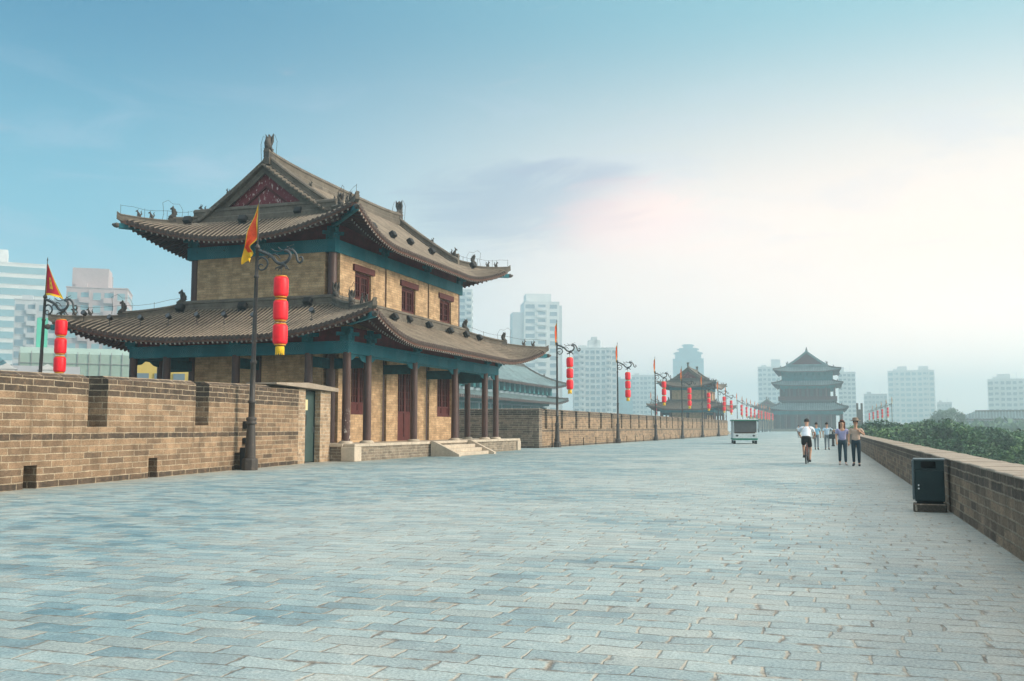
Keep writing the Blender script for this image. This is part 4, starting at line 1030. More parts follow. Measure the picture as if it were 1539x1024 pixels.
m = MB(); m.bbox(-.24, .25, -.19, .22, .857, .885, .008); m.build('lid', 'bin_trim', bn)
m = MB(); m.bbox(-.262, -.228, -.15, -.02, .20, .855, .006); m.bbox(-.262, -.228, .02, .18, .20, .855, .006)
m.box(-.268, -.263, -.12, -.05, .74, .83, 1); m.box(-.268, -.263, .06, .14, .74, .83, 1); m.build('side_panel', ['bin_trim', 'bin_dark'], bn)
m = MB(); m.lathe([(.09, 0), (.09, 1.05), (.07, 1.10), (.02, 1.12)], (0, 0, 0), 12); m.lathe([(.13, 0), (.13, .08), (.09, .10)], (0, 0, 0), 12)
o = m.build('bollard', 'iron_black'); o.location = (.46, 78.5, 0); tag(o, 'short black bollard post on the paving left of the walking woman', 'bollard')

# ------------------------------------------------------------------ people
for nm, c in dict(skin=(.50, .29, .20), hair_dark=(.020, .015, .013), hair_red=(.10, .03, .018), shirt_white=(.70, .74, .80), shirt_cyan=(.25, .55, .72), shirt_pale=(.50, .66, .78), shirt_violet=(.30, .30, .48), shirt_pink=(.46, .30, .36), shirt_tan=(.46, .34, .27), jeans=(.022, .050, .070), jeans_dark=(.012, .032, .046), shorts_black=(.012, .010, .011), grey_trousers=(.20, .23, .25), shoe=(.05, .05, .055), shoe_pale=(.50, .42, .38), bag_dark=(.02, .035, .045), hat_straw=(.20, .15, .11), tyre=(.015, .015, .016), bike_frame=(.12, .04, .03), cart_white=(.66, .70, .70), cart_green=(.02, .20, .13), cart_seat=(.16, .11, .09), glass_dark=(.10, .10, .10)).items():
    plain(nm, c, .7, .18, 6)
def skin_mesh(pts, edges, radii, name, sub=2):
    me = bpy.data.meshes.new('t'); me.from_pydata([tuple(p) for p in pts], edges, [])
    o = bpy.data.objects.new('t', me); col.objects.link(o)
    sk = o.modifiers.new('s', 'SKIN'); sk.use_smooth_shade = True
    for i, v in enumerate(me.skin_vertices[0].data):
        r = radii[i]; v.radius = r if isinstance(r, tuple) else (r, r); v.use_root = i == 0
    o.modifiers.new('u', 'SUBSURF').levels = sub; o.modifiers['u'].render_levels = sub
    dg = bpy.context.evaluated_depsgraph_get(); n = bpy.data.meshes.new_from_object(o.evaluated_get(dg)); n.name = name
    bpy.data.objects.remove(o); bpy.data.meshes.remove(me); return n
def me_obj(me, name, mat, parent):
    me.materials.clear(); me.materials.append(MATS[mat])
    if not me.uv_layers: uv_box(me)
    o = bpy.data.objects.new(name, me); col.objects.link(o); o.parent = parent; return o
def person(label, loc, rz, J, shirt, trousers, hair, legs='long', sleeves='short', longhair=False, hat=None, shoes='shoe', hgt=1.0, group=None, fem=False):
    """J = joints: pelvis, chest, neck, head, and per side shoulder, elbow, wrist, hip, knee, ankle, toe. Faces -Y at rz 0."""
    root = thing('person', label, 'person', loc, rz, group); V = {k: Vector(v) for k, v in J.items()}
    names = ['pelvis', 'waist', 'chest', 'neck', 'head0', 'head1']; V['waist'] = V['pelvis'].lerp(V['chest'], .45)
    hd = (V['head'] - V['neck']).normalized(); V['head0'] = V['neck'] + hd * .10; V['head1'] = V['neck'] + hd * .24
    rad = [(.145, .105), (.125 if not fem else .11, .09), (.155 if not fem else .135, .105), .055, (.078, .088), (.070, .085)]
    ed = [(0, 1), (1, 2), (2, 3), (3, 4), (4, 5)]
    ix = {n: i for i, n in enumerate(names)}
    for s in 'LR':
        for n, r in (('shoulder', .058), ('elbow', .042), ('wrist', .028), ('hip', .085), ('knee', .056), ('ankle', .037), ('toe', .034)):
            ix[n + s] = len(names); names.append(n + s); rad.append(r)
        ed += [(2, ix['shoulder' + s]), (ix['shoulder' + s], ix['elbow' + s]), (ix['elbow' + s], ix['wrist' + s]), (0, ix['hip' + s]), (ix['hip' + s], ix['knee' + s]), (ix['knee' + s], ix['ankle' + s]), (ix['ankle' + s], ix['toe' + s])]
    me = skin_mesh([V[n] for n in names], ed, rad, 'body')
    # hands and face are joined into the same body mesh
    m = MB(); F = V.get('face', Vector((0, -1, 0))).normalized(); S = F.cross(hd).normalized(); hc = V['neck'] + hd * .165
    m.tube([hc + F * .075 + hd * .02, hc + F * .115 - hd * .02], [.010, .018], 6)
    for s in (-1, 1): m.ball(hc + S * s * .083, (.015, .022, .032), 6)
    for s, q in (('L', 1), ('R', -1)):
        w = V['wrist' + s]; d = (w - V['elbow' + s]).normalized(); c = d.cross(Vector((0, 0, 1)) if abs(d.z) < .8 else Vector((0, 1, 0))).normalized()
        if abs(d.z) >= .8: c = Vector((0, -1, 0))
        nrm = d.cross(c).normalized()
        m.tube([w - d * .01, w + d * .05, w + d * .09], [.028, .038, .034], 7, flat=.5 if abs(d.z) < .8 else None)
        for k in range(4):
            b = w + d * .085 + c * (-.027 + .018 * k); L = (.068, .078, .074, .058)[k]
            m.tube([b, b + d * L * .55 + nrm * .006, b + d * L + nrm * .022], [.0095, .009, .007], 5)
        b = w + d * .03 + c * .032; m.tube([b, b + c * .025 + d * .03, b + c * .025 + d * .062], [.012, .011, .008], 5)
    em = MB()
    for s in (-1, 1): em.ball(hc + F * .078 + S * s * .032 + hd * .018, (.012, .012, .007), 5)
    em.tube([hc + F * .083 - hd * .058 - S * .022, hc + F * .088 - hd * .06, hc + F * .083 - hd * .058 + S * .022], [.004, .006, .004], 5)
    bm = bmesh.new(); bm.from_mesh(me); nb = len(bm.faces)
    t = bpy.data.meshes.new('t'); t.from_pydata(m.v, [], m.f); bm.from_mesh(t); n2 = len(bm.faces)
    t2 = bpy.data.meshes.new('t'); t2.from_pydata(em.v, [], em.f); bm.from_mesh(t2); bm.faces.ensure_lookup_table()
    for f in bm.faces: f.smooth = True
    for f in bm.faces[n2:]: f.material_index = 1
    bm.to_mesh(me); bm.free(); bpy.data.meshes.remove(t); bpy.data.meshes.remove(t2)
    me.materials.clear(); me.materials.append(MATS['skin']); me.materials.append(MATS['hair_dark'])
    mi = [p.material_index if p.index >= n2 else 0 for p in me.polygons]; me.polygons.foreach_set('material_index', mi)
    uv_box(me); bo = bpy.data.objects.new('body', me); col.objects.link(bo); bo.parent = root
    # shirt
    pts = [V['pelvis'] - (V['chest'] - V['pelvis']) * .12, V['waist'], V['chest'], V['chest'].lerp(V['neck'], .62)]; rd = [(.182, .140), (.160 if not fem else .140, .122), (.178 if not fem else .152, .125), (.085, .085)]; e = [(0, 1), (1, 2), (2, 3)]
    for s in 'LR':
        i = len(pts); a, b, c_ = V['shoulder' + s], V['elbow' + s], V['wrist' + s]
        if sleeves == 'short': pts += [a, a.lerp(b, .7)]; rd += [.074, .062]; e += [(2, i), (i, i + 1)]
        elif sleeves == 'long': pts += [a, b, b.lerp(c_, .93)]; rd += [.074, .056, .042]; e += [(2, i), (i, i + 1), (i + 1, i + 2)]
        else: pts += [a]; rd += [.064]; e += [(2, i)]
    me_obj(skin_mesh(pts, e, rd, 'shirt'), 'shirt', shirt, root)
    pts = [V['pelvis'] + Vector((0, 0, .11)), V['pelvis'] - Vector((0, 0, .02))]; rd = [(.160, .120), (.172, .130)]; e = [(0, 1)]
    for s in 'LR':
        i = len(pts); a, b, c_ = V['hip' + s], V['knee' + s], V['ankle' + s]
        if legs == 'short': pts += [a, a.lerp(b, .78)]; rd += [.104, .092]; e += [(1, i), (i, i + 1)]
        else: pts += [a, b, b.lerp(c_, .95)]; rd += [.100, .070, .055]; e += [(1, i), (i, i + 1), (i + 1, i + 2)]
    me_obj(skin_mesh(pts, e, rd, 'trousers'), 'shorts' if legs == 'short' else 'trousers', trousers, root)
    for s in 'LR':
        a, b = V['ankle' + s], V['toe' + s]; m = MB(); d = (b - a); d.z = 0; d.normalize(); zf = min(a.z - .075, b.z - .03)
        m.tube([a - d * .05 + Vector((0, 0, -.04)), a + d * .03 + Vector((0, 0, -.035)), b + d * .01 + Vector((0, 0, .0)), b + d * .06 + Vector((0, 0, -.005))], [.040, .048, .044, .022], 8); m.build('shoe', shoes, root)
    # hair
    m = MB(); n = 12; vs = []; kk = 8
    for i in range(kk + 1):
        th = (math.pi * .60) * i / kk
        for a in range(n):
            ph = 2 * math.pi * a / n; dirn = S * math.cos(ph) - F * math.sin(ph)
            cut = 1.0 if math.sin(ph) > -.35 else .62
            q = th * cut; rr = .108 + .004 * math.sin(5 * ph + i)
            vs.append(hc + hd * (.045 + rr * 1.05 * math.cos(q)) + dirn * rr * .93 * math.sin(q))
    m.add(vs, [(i * n + a, (i + 1) * n + a, (i + 1) * n + (a + 1) % n, i * n + (a + 1) % n) for i in range(kk) for a in range(n)], 0, True)
    if longhair:
        for k in range(-4, 5):
            b = hc + S * (.024 * k) - F * (.075 - .003 * k * k); m.tube([b + hd * .06, b - hd * .10 - F * .02, b - hd * .24 - F * .01 + S * .004 * k], [.036, .040, .020], 6)
        for s in (-1, 1): b = hc + S * s * .085 - F * .02; m.tube([b + hd * .05, b - hd * .08, b - hd * .20 + F * .03], [.030, .034, .015], 6)
    m.build('hair', hair, root)
    if hat:
        m = MB(); c_ = hc + hd * .085
        m.lathe([(.19, -.012), (.20, 0), (.115, .018), (.108, .075), (.085, .115), (.03, .125)], tuple(c_), 18); m.build('hat', hat, root)
    root.scale = (hgt,) * 3
    return root
def stand(stride=.16, arm=.10, wide=.0, lean=0.0):
    return dict(pelvis=(0, 0, .94), chest=(0, -lean, 1.26), neck=(0, -lean * 1.3, 1.46), head=(0, -lean * 1.4 - .01, 1.70),
        shoulderL=(.185, -lean, 1.39), elbowL=(.235 + wide, arm - lean, 1.11), wristL=(.225 + wide, arm * .2 - .06, .88), shoulderR=(-.185, -lean, 1.39), elbowR=(-.235 - wide, -arm * .4 - lean, 1.11), wristR=(-.225 - wide, -arm * 1.4 - .06, .89),
        hipL=(.095, 0, .88), kneeL=(.10, -stride * .8, .49), ankleL=(.10, -stride, .085), toeL=(.115, -stride - .15, .035), hipR=(-.095, 0, .88), kneeR=(-.10, stride * .35, .48), ankleR=(-.10, stride * 1.15, .11), toeR=(-.115, stride * 1.15 - .14, .035))
J = stand(.10, .08)
person('woman with reddish hair in a violet top and dark jeans walking towards the viewer', (.56, 39.4, 0), R(4), J, 'shirt_violet', 'jeans', 'hair_red', sleeves='short', longhair=True, shoes='shoe_pale', hgt=.96, fem=True)
J = stand(.06, .05, .02); J.update(elbowL=(.30, .10, 1.16), wristL=(.16, -.12, 1.30), face=(-.35, -1, -.1))
person('person in a straw hat, tan shirt and dark trousers walking beside the violet-topped woman', (1.02, 38.4, 0), R(-6), J, 'shirt_tan', 'jeans_dark', 'hair_dark', sleeves='short', hat='hat_straw', hgt=.97)
J = stand(.18, .12); person('person in a bright cyan shirt walking away far down the paving', (-.62, 66.3, 0), R(176), J, 'shirt_cyan', 'grey_trousers', 'hair_dark', sleeves='short', hgt=.98)
J = stand(.14, .10); J.update(elbowL=(.46, -.05, 1.20), wristL=(.70, -.06, 1.06), face=(0, -1, 0)); J.update(elbowR=(-.46, -.05, 1.20), wristR=(-.72, -.05, 1.05), shoulderR=(-.19, 0, 1.39)); J['elbowL'] = (.24, .1, 1.11); J['wristL'] = (.23, 0, .88)
p = person('person in a pale blue shirt reaching one arm out, beside the cyan-shirted walker', (.02, 66.0, 0), R(180), J, 'shirt_pale', 'grey_trousers', 'hair_dark', sleeves='short', hgt=.98)
m = MB(); m.bbox(-.20, .20, -.07, .07, .70, 1.0, .04); m.tube([(-.16, 0, .98), (-.10, 0, 1.30), (.0, 0, 1.42)], .014, 6); m.tube([(.16, 0, .98), (.10, 0, 1.30), (.0, 0, 1.42)], .014, 6)
o = m.build('shoulder_bag', 'bag_dark'); o.location = (.34, 65.86, 0); tag(o, 'dark shoulder bag at the side of the pale blue shirted walker', 'bag')
J = stand(.14, .1); person('tiny far person in a white top on the open paving near the gate tower', (-3.75, 145.0, 0), R(170), J, 'shirt_white', 'grey_trousers', 'hair_dark', hgt=1.0)
# cyclist seen from behind, faces +Y (away): build facing -Y and turn round
Jc = dict(pelvis=(0, .10, .98), chest=(0, -.20, 1.27), neck=(0, -.32, 1.44), head=(0, -.42, 1.66), face=(0, -1, 0),
    shoulderL=(.20, -.24, 1.37), elbowL=(.30, -.40, 1.14), wristL=(.25, -.58, 1.03), shoulderR=(-.20, -.24, 1.37), elbowR=(-.30, -.40, 1.14), wristR=(-.25, -.58, 1.03),
    hipL=(.10, .08, .93), kneeL=(.13, -.24, .66), ankleL=(.11, -.06, .32), toeL=(.11, -.20, .27), hipR=(-.10, .08, .93), kneeR=(-.13, -.14, .52), ankleR=(-.11, .02, .15), toeR=(-.11, -.13, .10))
person('cyclist in a white shirt and black shorts riding away, seen from behind', (-.76, 40.5, 0), R(177), Jc, 'shirt_white', 'shorts_black', 'hair_dark', legs='short', sleeves='short', hgt=1.02)
bk = thing('bicycle', 'bicycle ridden by the cyclist in the white shirt', 'bicycle', (-.76, 40.5, 0), R(177))
def ringpts(c, r, n=28): return [(c[0], c[1] + r * math.cos(2 * math.pi * i / n), c[2] + r * math.sin(2 * math.pi * i / n)) for i in range(n + 1)]
for yw in (.46, -.60):
    m = MB(); m.tube(ringpts((0, yw, .34), .325), .020, 6, cap=False); wl = m.build('wheel', 'tyre', bk)
    m = MB(); m.tube(ringpts((0, yw, .34), .295), .010, 5, cap=False)
    for i in range(12): m.tube([(0, yw, .34), (0, yw + .295 * math.cos(i * .5236), .34 + .295 * math.sin(i * .5236))], .003, 4)
    m.tube([(-.05, yw, .34), (.05, yw, .34)], .02, 6); m.build('rim', 'bin_trim', wl)
m = MB()
for a, b in (((0, .46, .34), (0, 0, .28)), ((0, .46, .34), (0, .12, .80)), ((0, 0, .28), (0, .14, .86)), ((0, 0, .28), (0, -.46, .72)), ((0, .12, .78), (0, -.44, .80)), ((0, -.42, .92), (0, -.60, .34))): m.tube([a, b], .018, 6)
m.build('frame', 'bike_frame', bk)
m = MB(); m.tube([(0, .26, .90), (0, .12, .91), (0, .0, .90)], [.085, .06, .025], 8, flat=1.0); m.build('saddle', 'tyre', bk)
m = MB(); m.tube([(.28, -.52, 1.0), (.12, -.46, 1.0), (0, -.44, .98), (-.12, -.46, 1.0), (-.28, -.52, 1.0)], .014, 6); m.tube([(0, -.42, .90), (0, -.44, .98)], .016, 6); m.build('handlebar', 'bin_trim', bk)
for s, z in ((1, .24), (-1, .08)):
    m = MB(); m.tube([(s * .05, 0, .28), (s * .07, -.06 * s, z)], .012, 5); m.bbox(min(s * .06, s * .16), max(s * .06, s * .16), -.06 * s - .04, -.06 * s + .04, z - .012, z + .012, .004); m.build('pedal', 'tyre', bk)

# ------------------------------------------------------------------ open sightseeing cart
ct = thing('sightseeing_cart', 'white and green open sightseeing cart driving along the paving in the distance', 'cart', (-6.95, 89.3, 0), R(8))
m = MB(); w = 1.02
m.prism([(-2.1, .30), (2.2, .30), (2.25, .62), (2.15, .95), (1.75, 1.02), (1.70, .55), (-1.9, .55), (-1.95, .90), (-2.15, .88)], 'x', -w, w); m.build('body', 'cart_white', ct)
m = MB(); m.bbox(-w - .012, w + .012, -2.13, 2.20, .34, .50, .02); m.build('stripe', 'cart_green', ct)
m = MB(); m.bbox(-w - .05, w + .05, -2.25, 2.15, 2.06, 2.13, .03); m.bbox(-w + .05, w - .05, -2.1, 2.0, 2.131, 2.17, .02); m.build('roof', 'cart_white', ct)
m = MB(); m.box(-w - .06, w + .06, -2.262, 2.162, 1.985, 2.058); m.build('roof_trim', 'cart_green', ct)
for x in (-w + .05, w - .05):
    for y in (-2.0, -.6, .6, 1.75):
        m = MB(); m.bar((x, y, .90 if abs(y) > 1 else .56), (x, y, 2.0), .06, .06, up=(0, 1, 0)); m.build('roof_post', 'cart_white', ct)
for y in (-1.6, -.6, .4, 1.3):
    m = MB(); m.bbox(-w + .12, w - .12, y - .25, y + .25, .75, .90, .04); m.bbox(-w + .12, w - .12, y + .20, y + .30, .905, 1.40, .04); m.box(-w + .2, w - .2, y - .2, y + .2, .551, .749); m.build('seat', 'cart_seat', ct)
m = MB(); m.bar((-w + .08, -2.05, 1.5), (w - .08, -2.05, 1.5), .02, .95); m.build('windscreen', 'glass_dark', ct)
for x in (-w + .12, w - .12):
    for y in (-1.45, 1.45):
        m = MB(); m.tube([(x - .10, y, .28), (x + .10, y, .28)], .28, 18); wh = m.build('wheel', 'tyre', ct)
        m = MB(); m.tube([(x - .106, y, .28), (x + .106, y, .28)], .15, 14); m.build('hub', 'white_paint', wh)
for x in (-.7, .7):
    m = MB(); m.ball((x, -2.16, .72), (.12, .05, .09), 10); m.build('headlight', 'lens_glass', ct)
for i, (dx, dy_) in enumerate(((-.45, -.6), (.45, .4))):
    Js = dict(pelvis=(0, 0, .98), chest=(0, .04, 1.28), neck=(0, .03, 1.48), head=(0, .02, 1.70), shoulderL=(.18, .04, 1.41), elbowL=(.23, -.05, 1.16), wristL=(.14, -.30, 1.08), shoulderR=(-.18, .04, 1.41), elbowR=(-.23, -.05, 1.16), wristR=(-.14, -.30, 1.08),
        hipL=(.10, -.02, .98), kneeL=(.11, -.42, 1.0), ankleL=(.11, -.46, .66), toeL=(.11, -.58, .60), hipR=(-.10, -.02, .98), kneeR=(-.11, -.42, 1.0), ankleR=(-.11, -.46, .66), toeR=(-.11, -.58, .60))
    q = Matrix.Rotation(R(8), 3, 'Z') @ Vector((dx, dy_, 0))
    person(('passenger in a brown shirt seated in the sightseeing cart, second row', 'passenger in a grey shirt seated in the sightseeing cart, third row')[i], (-6.95 + q.x, 89.3 + q.y, -.03), R(8), Js, ('shirt_tan', 'grey_trousers')[i], 'jeans_dark', 'hair_dark', hgt=1.0)

# ------------------------------------------------------------------ generic tiered halls (gate tower, roofed hall in the town)
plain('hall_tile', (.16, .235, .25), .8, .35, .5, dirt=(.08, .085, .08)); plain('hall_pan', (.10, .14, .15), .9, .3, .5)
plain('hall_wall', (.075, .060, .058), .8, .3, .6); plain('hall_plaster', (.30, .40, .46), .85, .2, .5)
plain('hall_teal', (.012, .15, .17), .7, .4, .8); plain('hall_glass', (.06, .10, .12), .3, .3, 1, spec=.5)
def coarse_roof(name, rf, parent, sp, r, soff):
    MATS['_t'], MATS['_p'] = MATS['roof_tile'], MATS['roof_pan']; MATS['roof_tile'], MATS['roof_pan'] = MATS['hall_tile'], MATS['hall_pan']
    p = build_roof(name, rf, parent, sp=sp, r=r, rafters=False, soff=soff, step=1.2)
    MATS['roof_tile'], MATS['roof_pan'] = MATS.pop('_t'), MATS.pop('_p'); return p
def ring_beam(name, mat, parent, x0, x1, y0, y1, z0, z1, th=.5):
    m = MB(); m.box(x0, x1, y0, y0 + th, z0, z1); m.box(x0, x1, y1 - th, y1, z0, z1); m.box(x0, x0 + th, y0 + th + .003, y1 - th - .003, z0, z1); m.box(x1 - th, x1, y0 + th + .003, y1 - th - .003, z0, z1)
    return m.build(name, mat, parent)
def plain_hips(rf, part, td, w, h, tip=.5):
    for cx in (0, 1):
        for cy in (0, 1):
            m = MB(); pts = [rf.hip(cx, cy, td * k / 10, .05) for k in range(11)]; m.sweep(pts, ridge_prof(w, h)); m.build('hip_ridge', 'ornament_tile', part)
            m = MB(); f = ((-1 if cx == 0 else 1) * .7071, (-1 if cy == 0 else 1) * .7071); beast(m, Vector(rf.hip(cx, cy, td * .5, h)), f, tip * 2.4); m.build('ridge_beast', 'ornament_tile', part)
G = thing('gate_tower', 'big hazy gate tower with three stacked eaves standing across the paving', 'gate tower', (-6.4, 381, 0))
LY = 40.0; hw = 9.9
m = MB(); m.box(-14, 14, -3.0, LY + 3, -.05, .95); m.build('platform', 'platform_brick', G)
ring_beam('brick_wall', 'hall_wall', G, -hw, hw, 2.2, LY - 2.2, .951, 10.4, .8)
for i in range(7):
    x = -12.0 + 24.0 * i / 6
    for y in (0, LY):
        m = MB(); m.lathe([(.38, .95), (.36, 6.6)], (x, y, 0), 10); m.build('column', 'column_paint', G)
for i in range(1, 9):
    for x in (-12.0, 12.0):
        m = MB(); m.lathe([(.38, .95), (.36, 6.6)], (x, LY * i / 9, 0), 10); m.build('column', 'column_paint', G)
ring_beam('painted_beam', 'hall_teal', G, -12.4, 12.4, -.4, LY + .4, 6.3, 7.6)
for i in range(5):
    x = -7.4 + 3.7 * i; m = MB(); m.box(x - 1.1, x + 1.1, 2.10, 2.197, 1.4, 5.6); d_ = m.build('lattice_door', 'lattice_red', G)
lo3 = Roof(-13.4, 13.4, -1.4, LY + 1.4, 7.7, lambda d: .62 * d + .045 * d * d, 1.1, 8, .9, 3.6, dict(S=3.5, N=3.5, W=3.5, E=3.5))
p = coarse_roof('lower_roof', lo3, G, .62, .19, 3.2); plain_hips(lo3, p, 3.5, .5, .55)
# balcony and middle storey
ring_beam('balcony', 'hall_wall', G, -hw - .6, hw + .6, 1.4, LY - 1.4, 11.3, 11.7, 1.6)
ring_beam('balcony_rail', 'lattice_red', G, -hw - .6, hw + .6, 1.4, LY - 1.4, 11.71, 13.0, .14)
ring_beam('upper_wall', 'hall_wall', G, -8.2, 8.2, 3.6, LY - 3.6, 10.41, 17.4, .6)
for i in range(7):
    x = -9.7 + 19.4 * i / 6
    for y in (2.4, LY - 2.4):
        m = MB(); m.lathe([(.30, 11.71), (.28, 16.4)], (x, y, 0), 8); m.build('column', 'column_paint', G)
for i in range(1, 9):
    for x in (-9.7, 9.7):
        m = MB(); m.lathe([(.30, 11.71), (.28, 16.4)], (x, 2.4 + (LY - 4.8) * i / 9, 0), 8); m.build('column', 'column_paint', G)
for i in range(5):
    x = -6.2 + 3.1 * i; m = MB(); m.box(x - .95, x + .95, 3.50, 3.597, 12.2, 16.0); m.build('window', 'lattice_red', G)
ring_beam('painted_beam', 'hall_teal', G, -9.9, 9.9, 2.2, LY - 2.2, 15.9, 17.5)
mi3 = Roof(-12.0, 12.0, .1, LY - .1, 17.0, lambda d: .55 * d + .03 * d * d, .9, 7, .7, 3.2, dict(S=3.0, N=3.0, W=3.0, E=3.0))
p = coarse_roof('middle_roof', mi3, G, .60, .18, 2.6); plain_hips(mi3, p, 3.0, .45, .45)
ring_beam('painted_beam', 'hall_teal', G, -9.2, 9.2, 3.0, LY - 3.0, 18.7, 22.6, .6)
for i in range(9):
    x = -8.6 + 17.2 * i / 8; m = MB(); m.bar((x, 1.6, 22.1), (x, 3.0, 20.9), .4, .5); m.bbox(x - .5, x + .5, 2.55, 2.999, 20.4, 21.6, .05); m.build('bracket', 'hall_teal', G)
rg3 = 4.3; W3 = 11.4
pr3 = lambda d: .43 * d + .019 * d * d
up3 = Roof(-W3, W3, 1.0, LY - 1.0, 22.2, pr3, .9, 7, .7, rg3, dict(S=rg3, N=rg3, W=W3, E=W3))
p = coarse_roof('upper_roof', up3, G, .58, .18, 2.4); plain_hips(up3, p, rg3, .45, .5)
zr3 = 22.2 + pr3(W3); m = MB(); m.sweep([(0, 1.0 + rg3 - .6, zr3), (0, LY / 2, zr3 - .2), (0, LY - 1.0 - rg3 + .6, zr3)], ridge_prof(.7, .9)); m.build('main_ridge', 'ornament_tile', p)
for gy, s in ((1.0 + rg3, -1), (LY - 1.0 - rg3, 1)):
    K = 10; left = [(-W3 + rg3 + (W3 - rg3) * k / K, 22.2 + pr3(rg3 + (W3 - rg3) * k / K) - .05) for k in range(K + 1)]
    m = MB(); a, b = sorted((gy, gy + s * .2)); m.prism(left + [(-x, z) for x, z in left[-2::-1]], 'y', a, b); m.build('gable_board', 'red_panel', p)
    for sg in (-1, 1):
        m = MB(); m.sweep([(sg * x, gy + s * .5, z + .05) for x, z in left], ridge_prof(1.0, .85)); m.build('rake_ridge', 'hall_tile', p)
        m = MB(); beast(m, (sg * left[0][0], gy + s * .4, left[0][1] + .9), (sg, 0), 2.0); m.build('ridge_beast', 'ornament_tile', p)
    m = MB(); m.sweep([(-7.6, gy + s * .6, left[0][1]), (7.6, gy + s * .6, left[0][1])], ridge_prof(.6, .8)); m.build('gable_ridge', 'hall_tile', p)
    m = MB(); m.tube([(0, gy, zr3 + .6), (0, gy, zr3 + 1.4), (0, gy, zr3 + 2.2)], [.45, .28, .05], 8); m.build('finial', 'ornament_tile', p)
# wide hall with pale roof beyond the left parapet, standing in the town
Hh = thing('palace_hall', 'long hall with a pale curved roof and double eaves behind the far parapet', 'hall', (-69.8, 143.8, -1.1))
Hh.scale = (1.8,) * 3
hx, hy0, hy1 = 3.8, 0.0, 51.0
ring_beam('wall', 'hall_plaster', Hh, -hx + 1.6, hx - 1.6, hy0 + 1.6, hy1 - 1.6, -6.05, 6.6, .5)
for i in range(12):
    y = 3.4 + 4.0 * i
    m = MB(); m.box(hx - 1.59, hx - 1.50, y, y + 3.2, 1.6, 4.1); w = m.build('window', 'hall_teal', Hh)
    m = MB()
    for k in range(1, 6): m.box(hx - 1.49, hx - 1.45, y + 3.2 * k / 6 - .05, y + 3.2 * k / 6 + .05, 1.6, 4.1)
    m.build('lattice', 'hall_glass', w)
ring_beam('painted_beam', 'hall_teal', Hh, -hx + 1.0, hx - 1.0, hy0 + 1.0, hy1 - 1.0, 4.3, 5.2, .5)
loh = Roof(-hx - .7, hx + .7, hy0 - .7, hy1 + .7, 4.6, lambda d: .32 * d + .02 * d * d, .5, 5, .4, 2.2, dict(S=2.0, N=2.0, W=2.0, E=2.0))
p = coarse_roof('lower_roof', loh, Hh, .55, .16, 1.7); plain_hips(loh, p, 2.0, .4, .35, .25)
ring_beam('frieze', 'hall_plaster', Hh, -hx + 1.2, hx - 1.2, hy0 + 1.2, hy1 - 1.2, 5.25, 6.6, .4)
for i in range(24):
    m = MB(); y = 2.2 + 2.05 * i; m.bbox(hx - 1.199, hx - .5, y - .35, y + .35, 5.7, 6.9, .05); m.build('bracket', 'hall_teal', Hh)
uph = Roof(-hx - .4, hx + .4, hy0 - .4, hy1 + .4, 6.7, lambda d: .42 * d + .06 * d * d, .5, 6, .5, 4.2, dict(S=4.2, N=4.2, W=hx + .4, E=hx + .4))
p = coarse_roof('upper_roof', uph, Hh, .55, .16, 2.4); plain_hips(uph, p, 4.2, .35, .35, .3)
zh = 6.7 + .42 * 4.2 + .06 * 4.2 ** 2; m = MB(); m.sweep([(0, hy0 + 3.8, zh - .05), (0, hy1 - 3.8, zh - .05)], ridge_prof(.4, .5)); m.build('main_ridge', 'ornament_tile', p)

# ------------------------------------------------------------------ the town in the haze
for nm, c in dict(city_white=(.66, .67, .66), city_grey=(.44, .46, .48), city_pink=(.44, .36, .36), city_cyan=(.20, .40, .46), city_glass=(.17, .24, .29), city_teal_glass=(.22, .37, .42), city_yellow=(.60, .46, .14), net_green=(.30, .40, .35), panel_green=(.10, .46, .34), roof_grey=(.28, .29, .30), frame_white=(.62, .64, .65)).items():
    plain(nm, c, .7 if 'glass' not in nm else .25, .14, .12, spec=.3)
def facade(root, w, dpt, z0, z1, floors, bays, glass, side=1, style='grid', sbays=3, ox=0, oy=0):
    """window panes, each its own part, on the front (-Y) and one side of a block"""
    fh = (z1 - z0) / floors; cnt = 0; rest = MB()
    cells = []
    for f in range(floors - 1, -1, -1):
        if style == 'band': cells.append(('f', 0, f, w * .94)); cells.append(('s', 0, f, dpt * .94))
        else:
            bw = w / bays
            for b in range(bays): cells.append(('f', -w / 2 + bw * (b + .5), f, bw * (.62 if b % 3 else .78)))
            bs = dpt / sbays
            for b in range(sbays): cells.append(('s', -dpt / 2 + bs * (b + .5), f, bs * .6))
    cache = {}
    for face, c, f, cw in cells:
        zc = z0 + fh * (f + .55); hh = fh * (.30 if style == 'band' else .27)
        if cnt < 96:
            k = (face, round(cw, 3))
            if k not in cache:
                m = MB(); m.box(-cw / 2, cw / 2, -.12, .05, -hh, hh, 0); m.box(-cw / 2 - .08, cw / 2 + .08, -.30, .0, -hh - .16, -hh - .02, 1)
                cache[k] = m.build('window', [glass, 'frame_white'], root); o = cache[k]
            else: o = bpy.data.objects.new('window', cache[k].data); col.objects.link(o); o.parent = root
            o.location = (c + ox, -dpt / 2 + oy, zc) if face == 'f' else (side * w / 2 + ox, c + oy, zc)
            if face == 's': o.rotation_euler = (0, 0, R(90 * side))
            cnt += 1
        else:
            if face == 'f': rest.box(ox + c - cw / 2, ox + c + cw / 2, oy - dpt / 2 - .12, oy - dpt / 2 + .05, zc - hh, zc + hh)
            else: x = ox + side * w / 2; rest.box(min(x, x + side * .12) - .02, max(x, x + side * .12), oy + c - cw / 2, oy + c + cw / 2, zc - hh, zc + hh)
    if rest.v: r_ = rest.build('window_rows', glass, root); r_['kind'] = 'stuff'
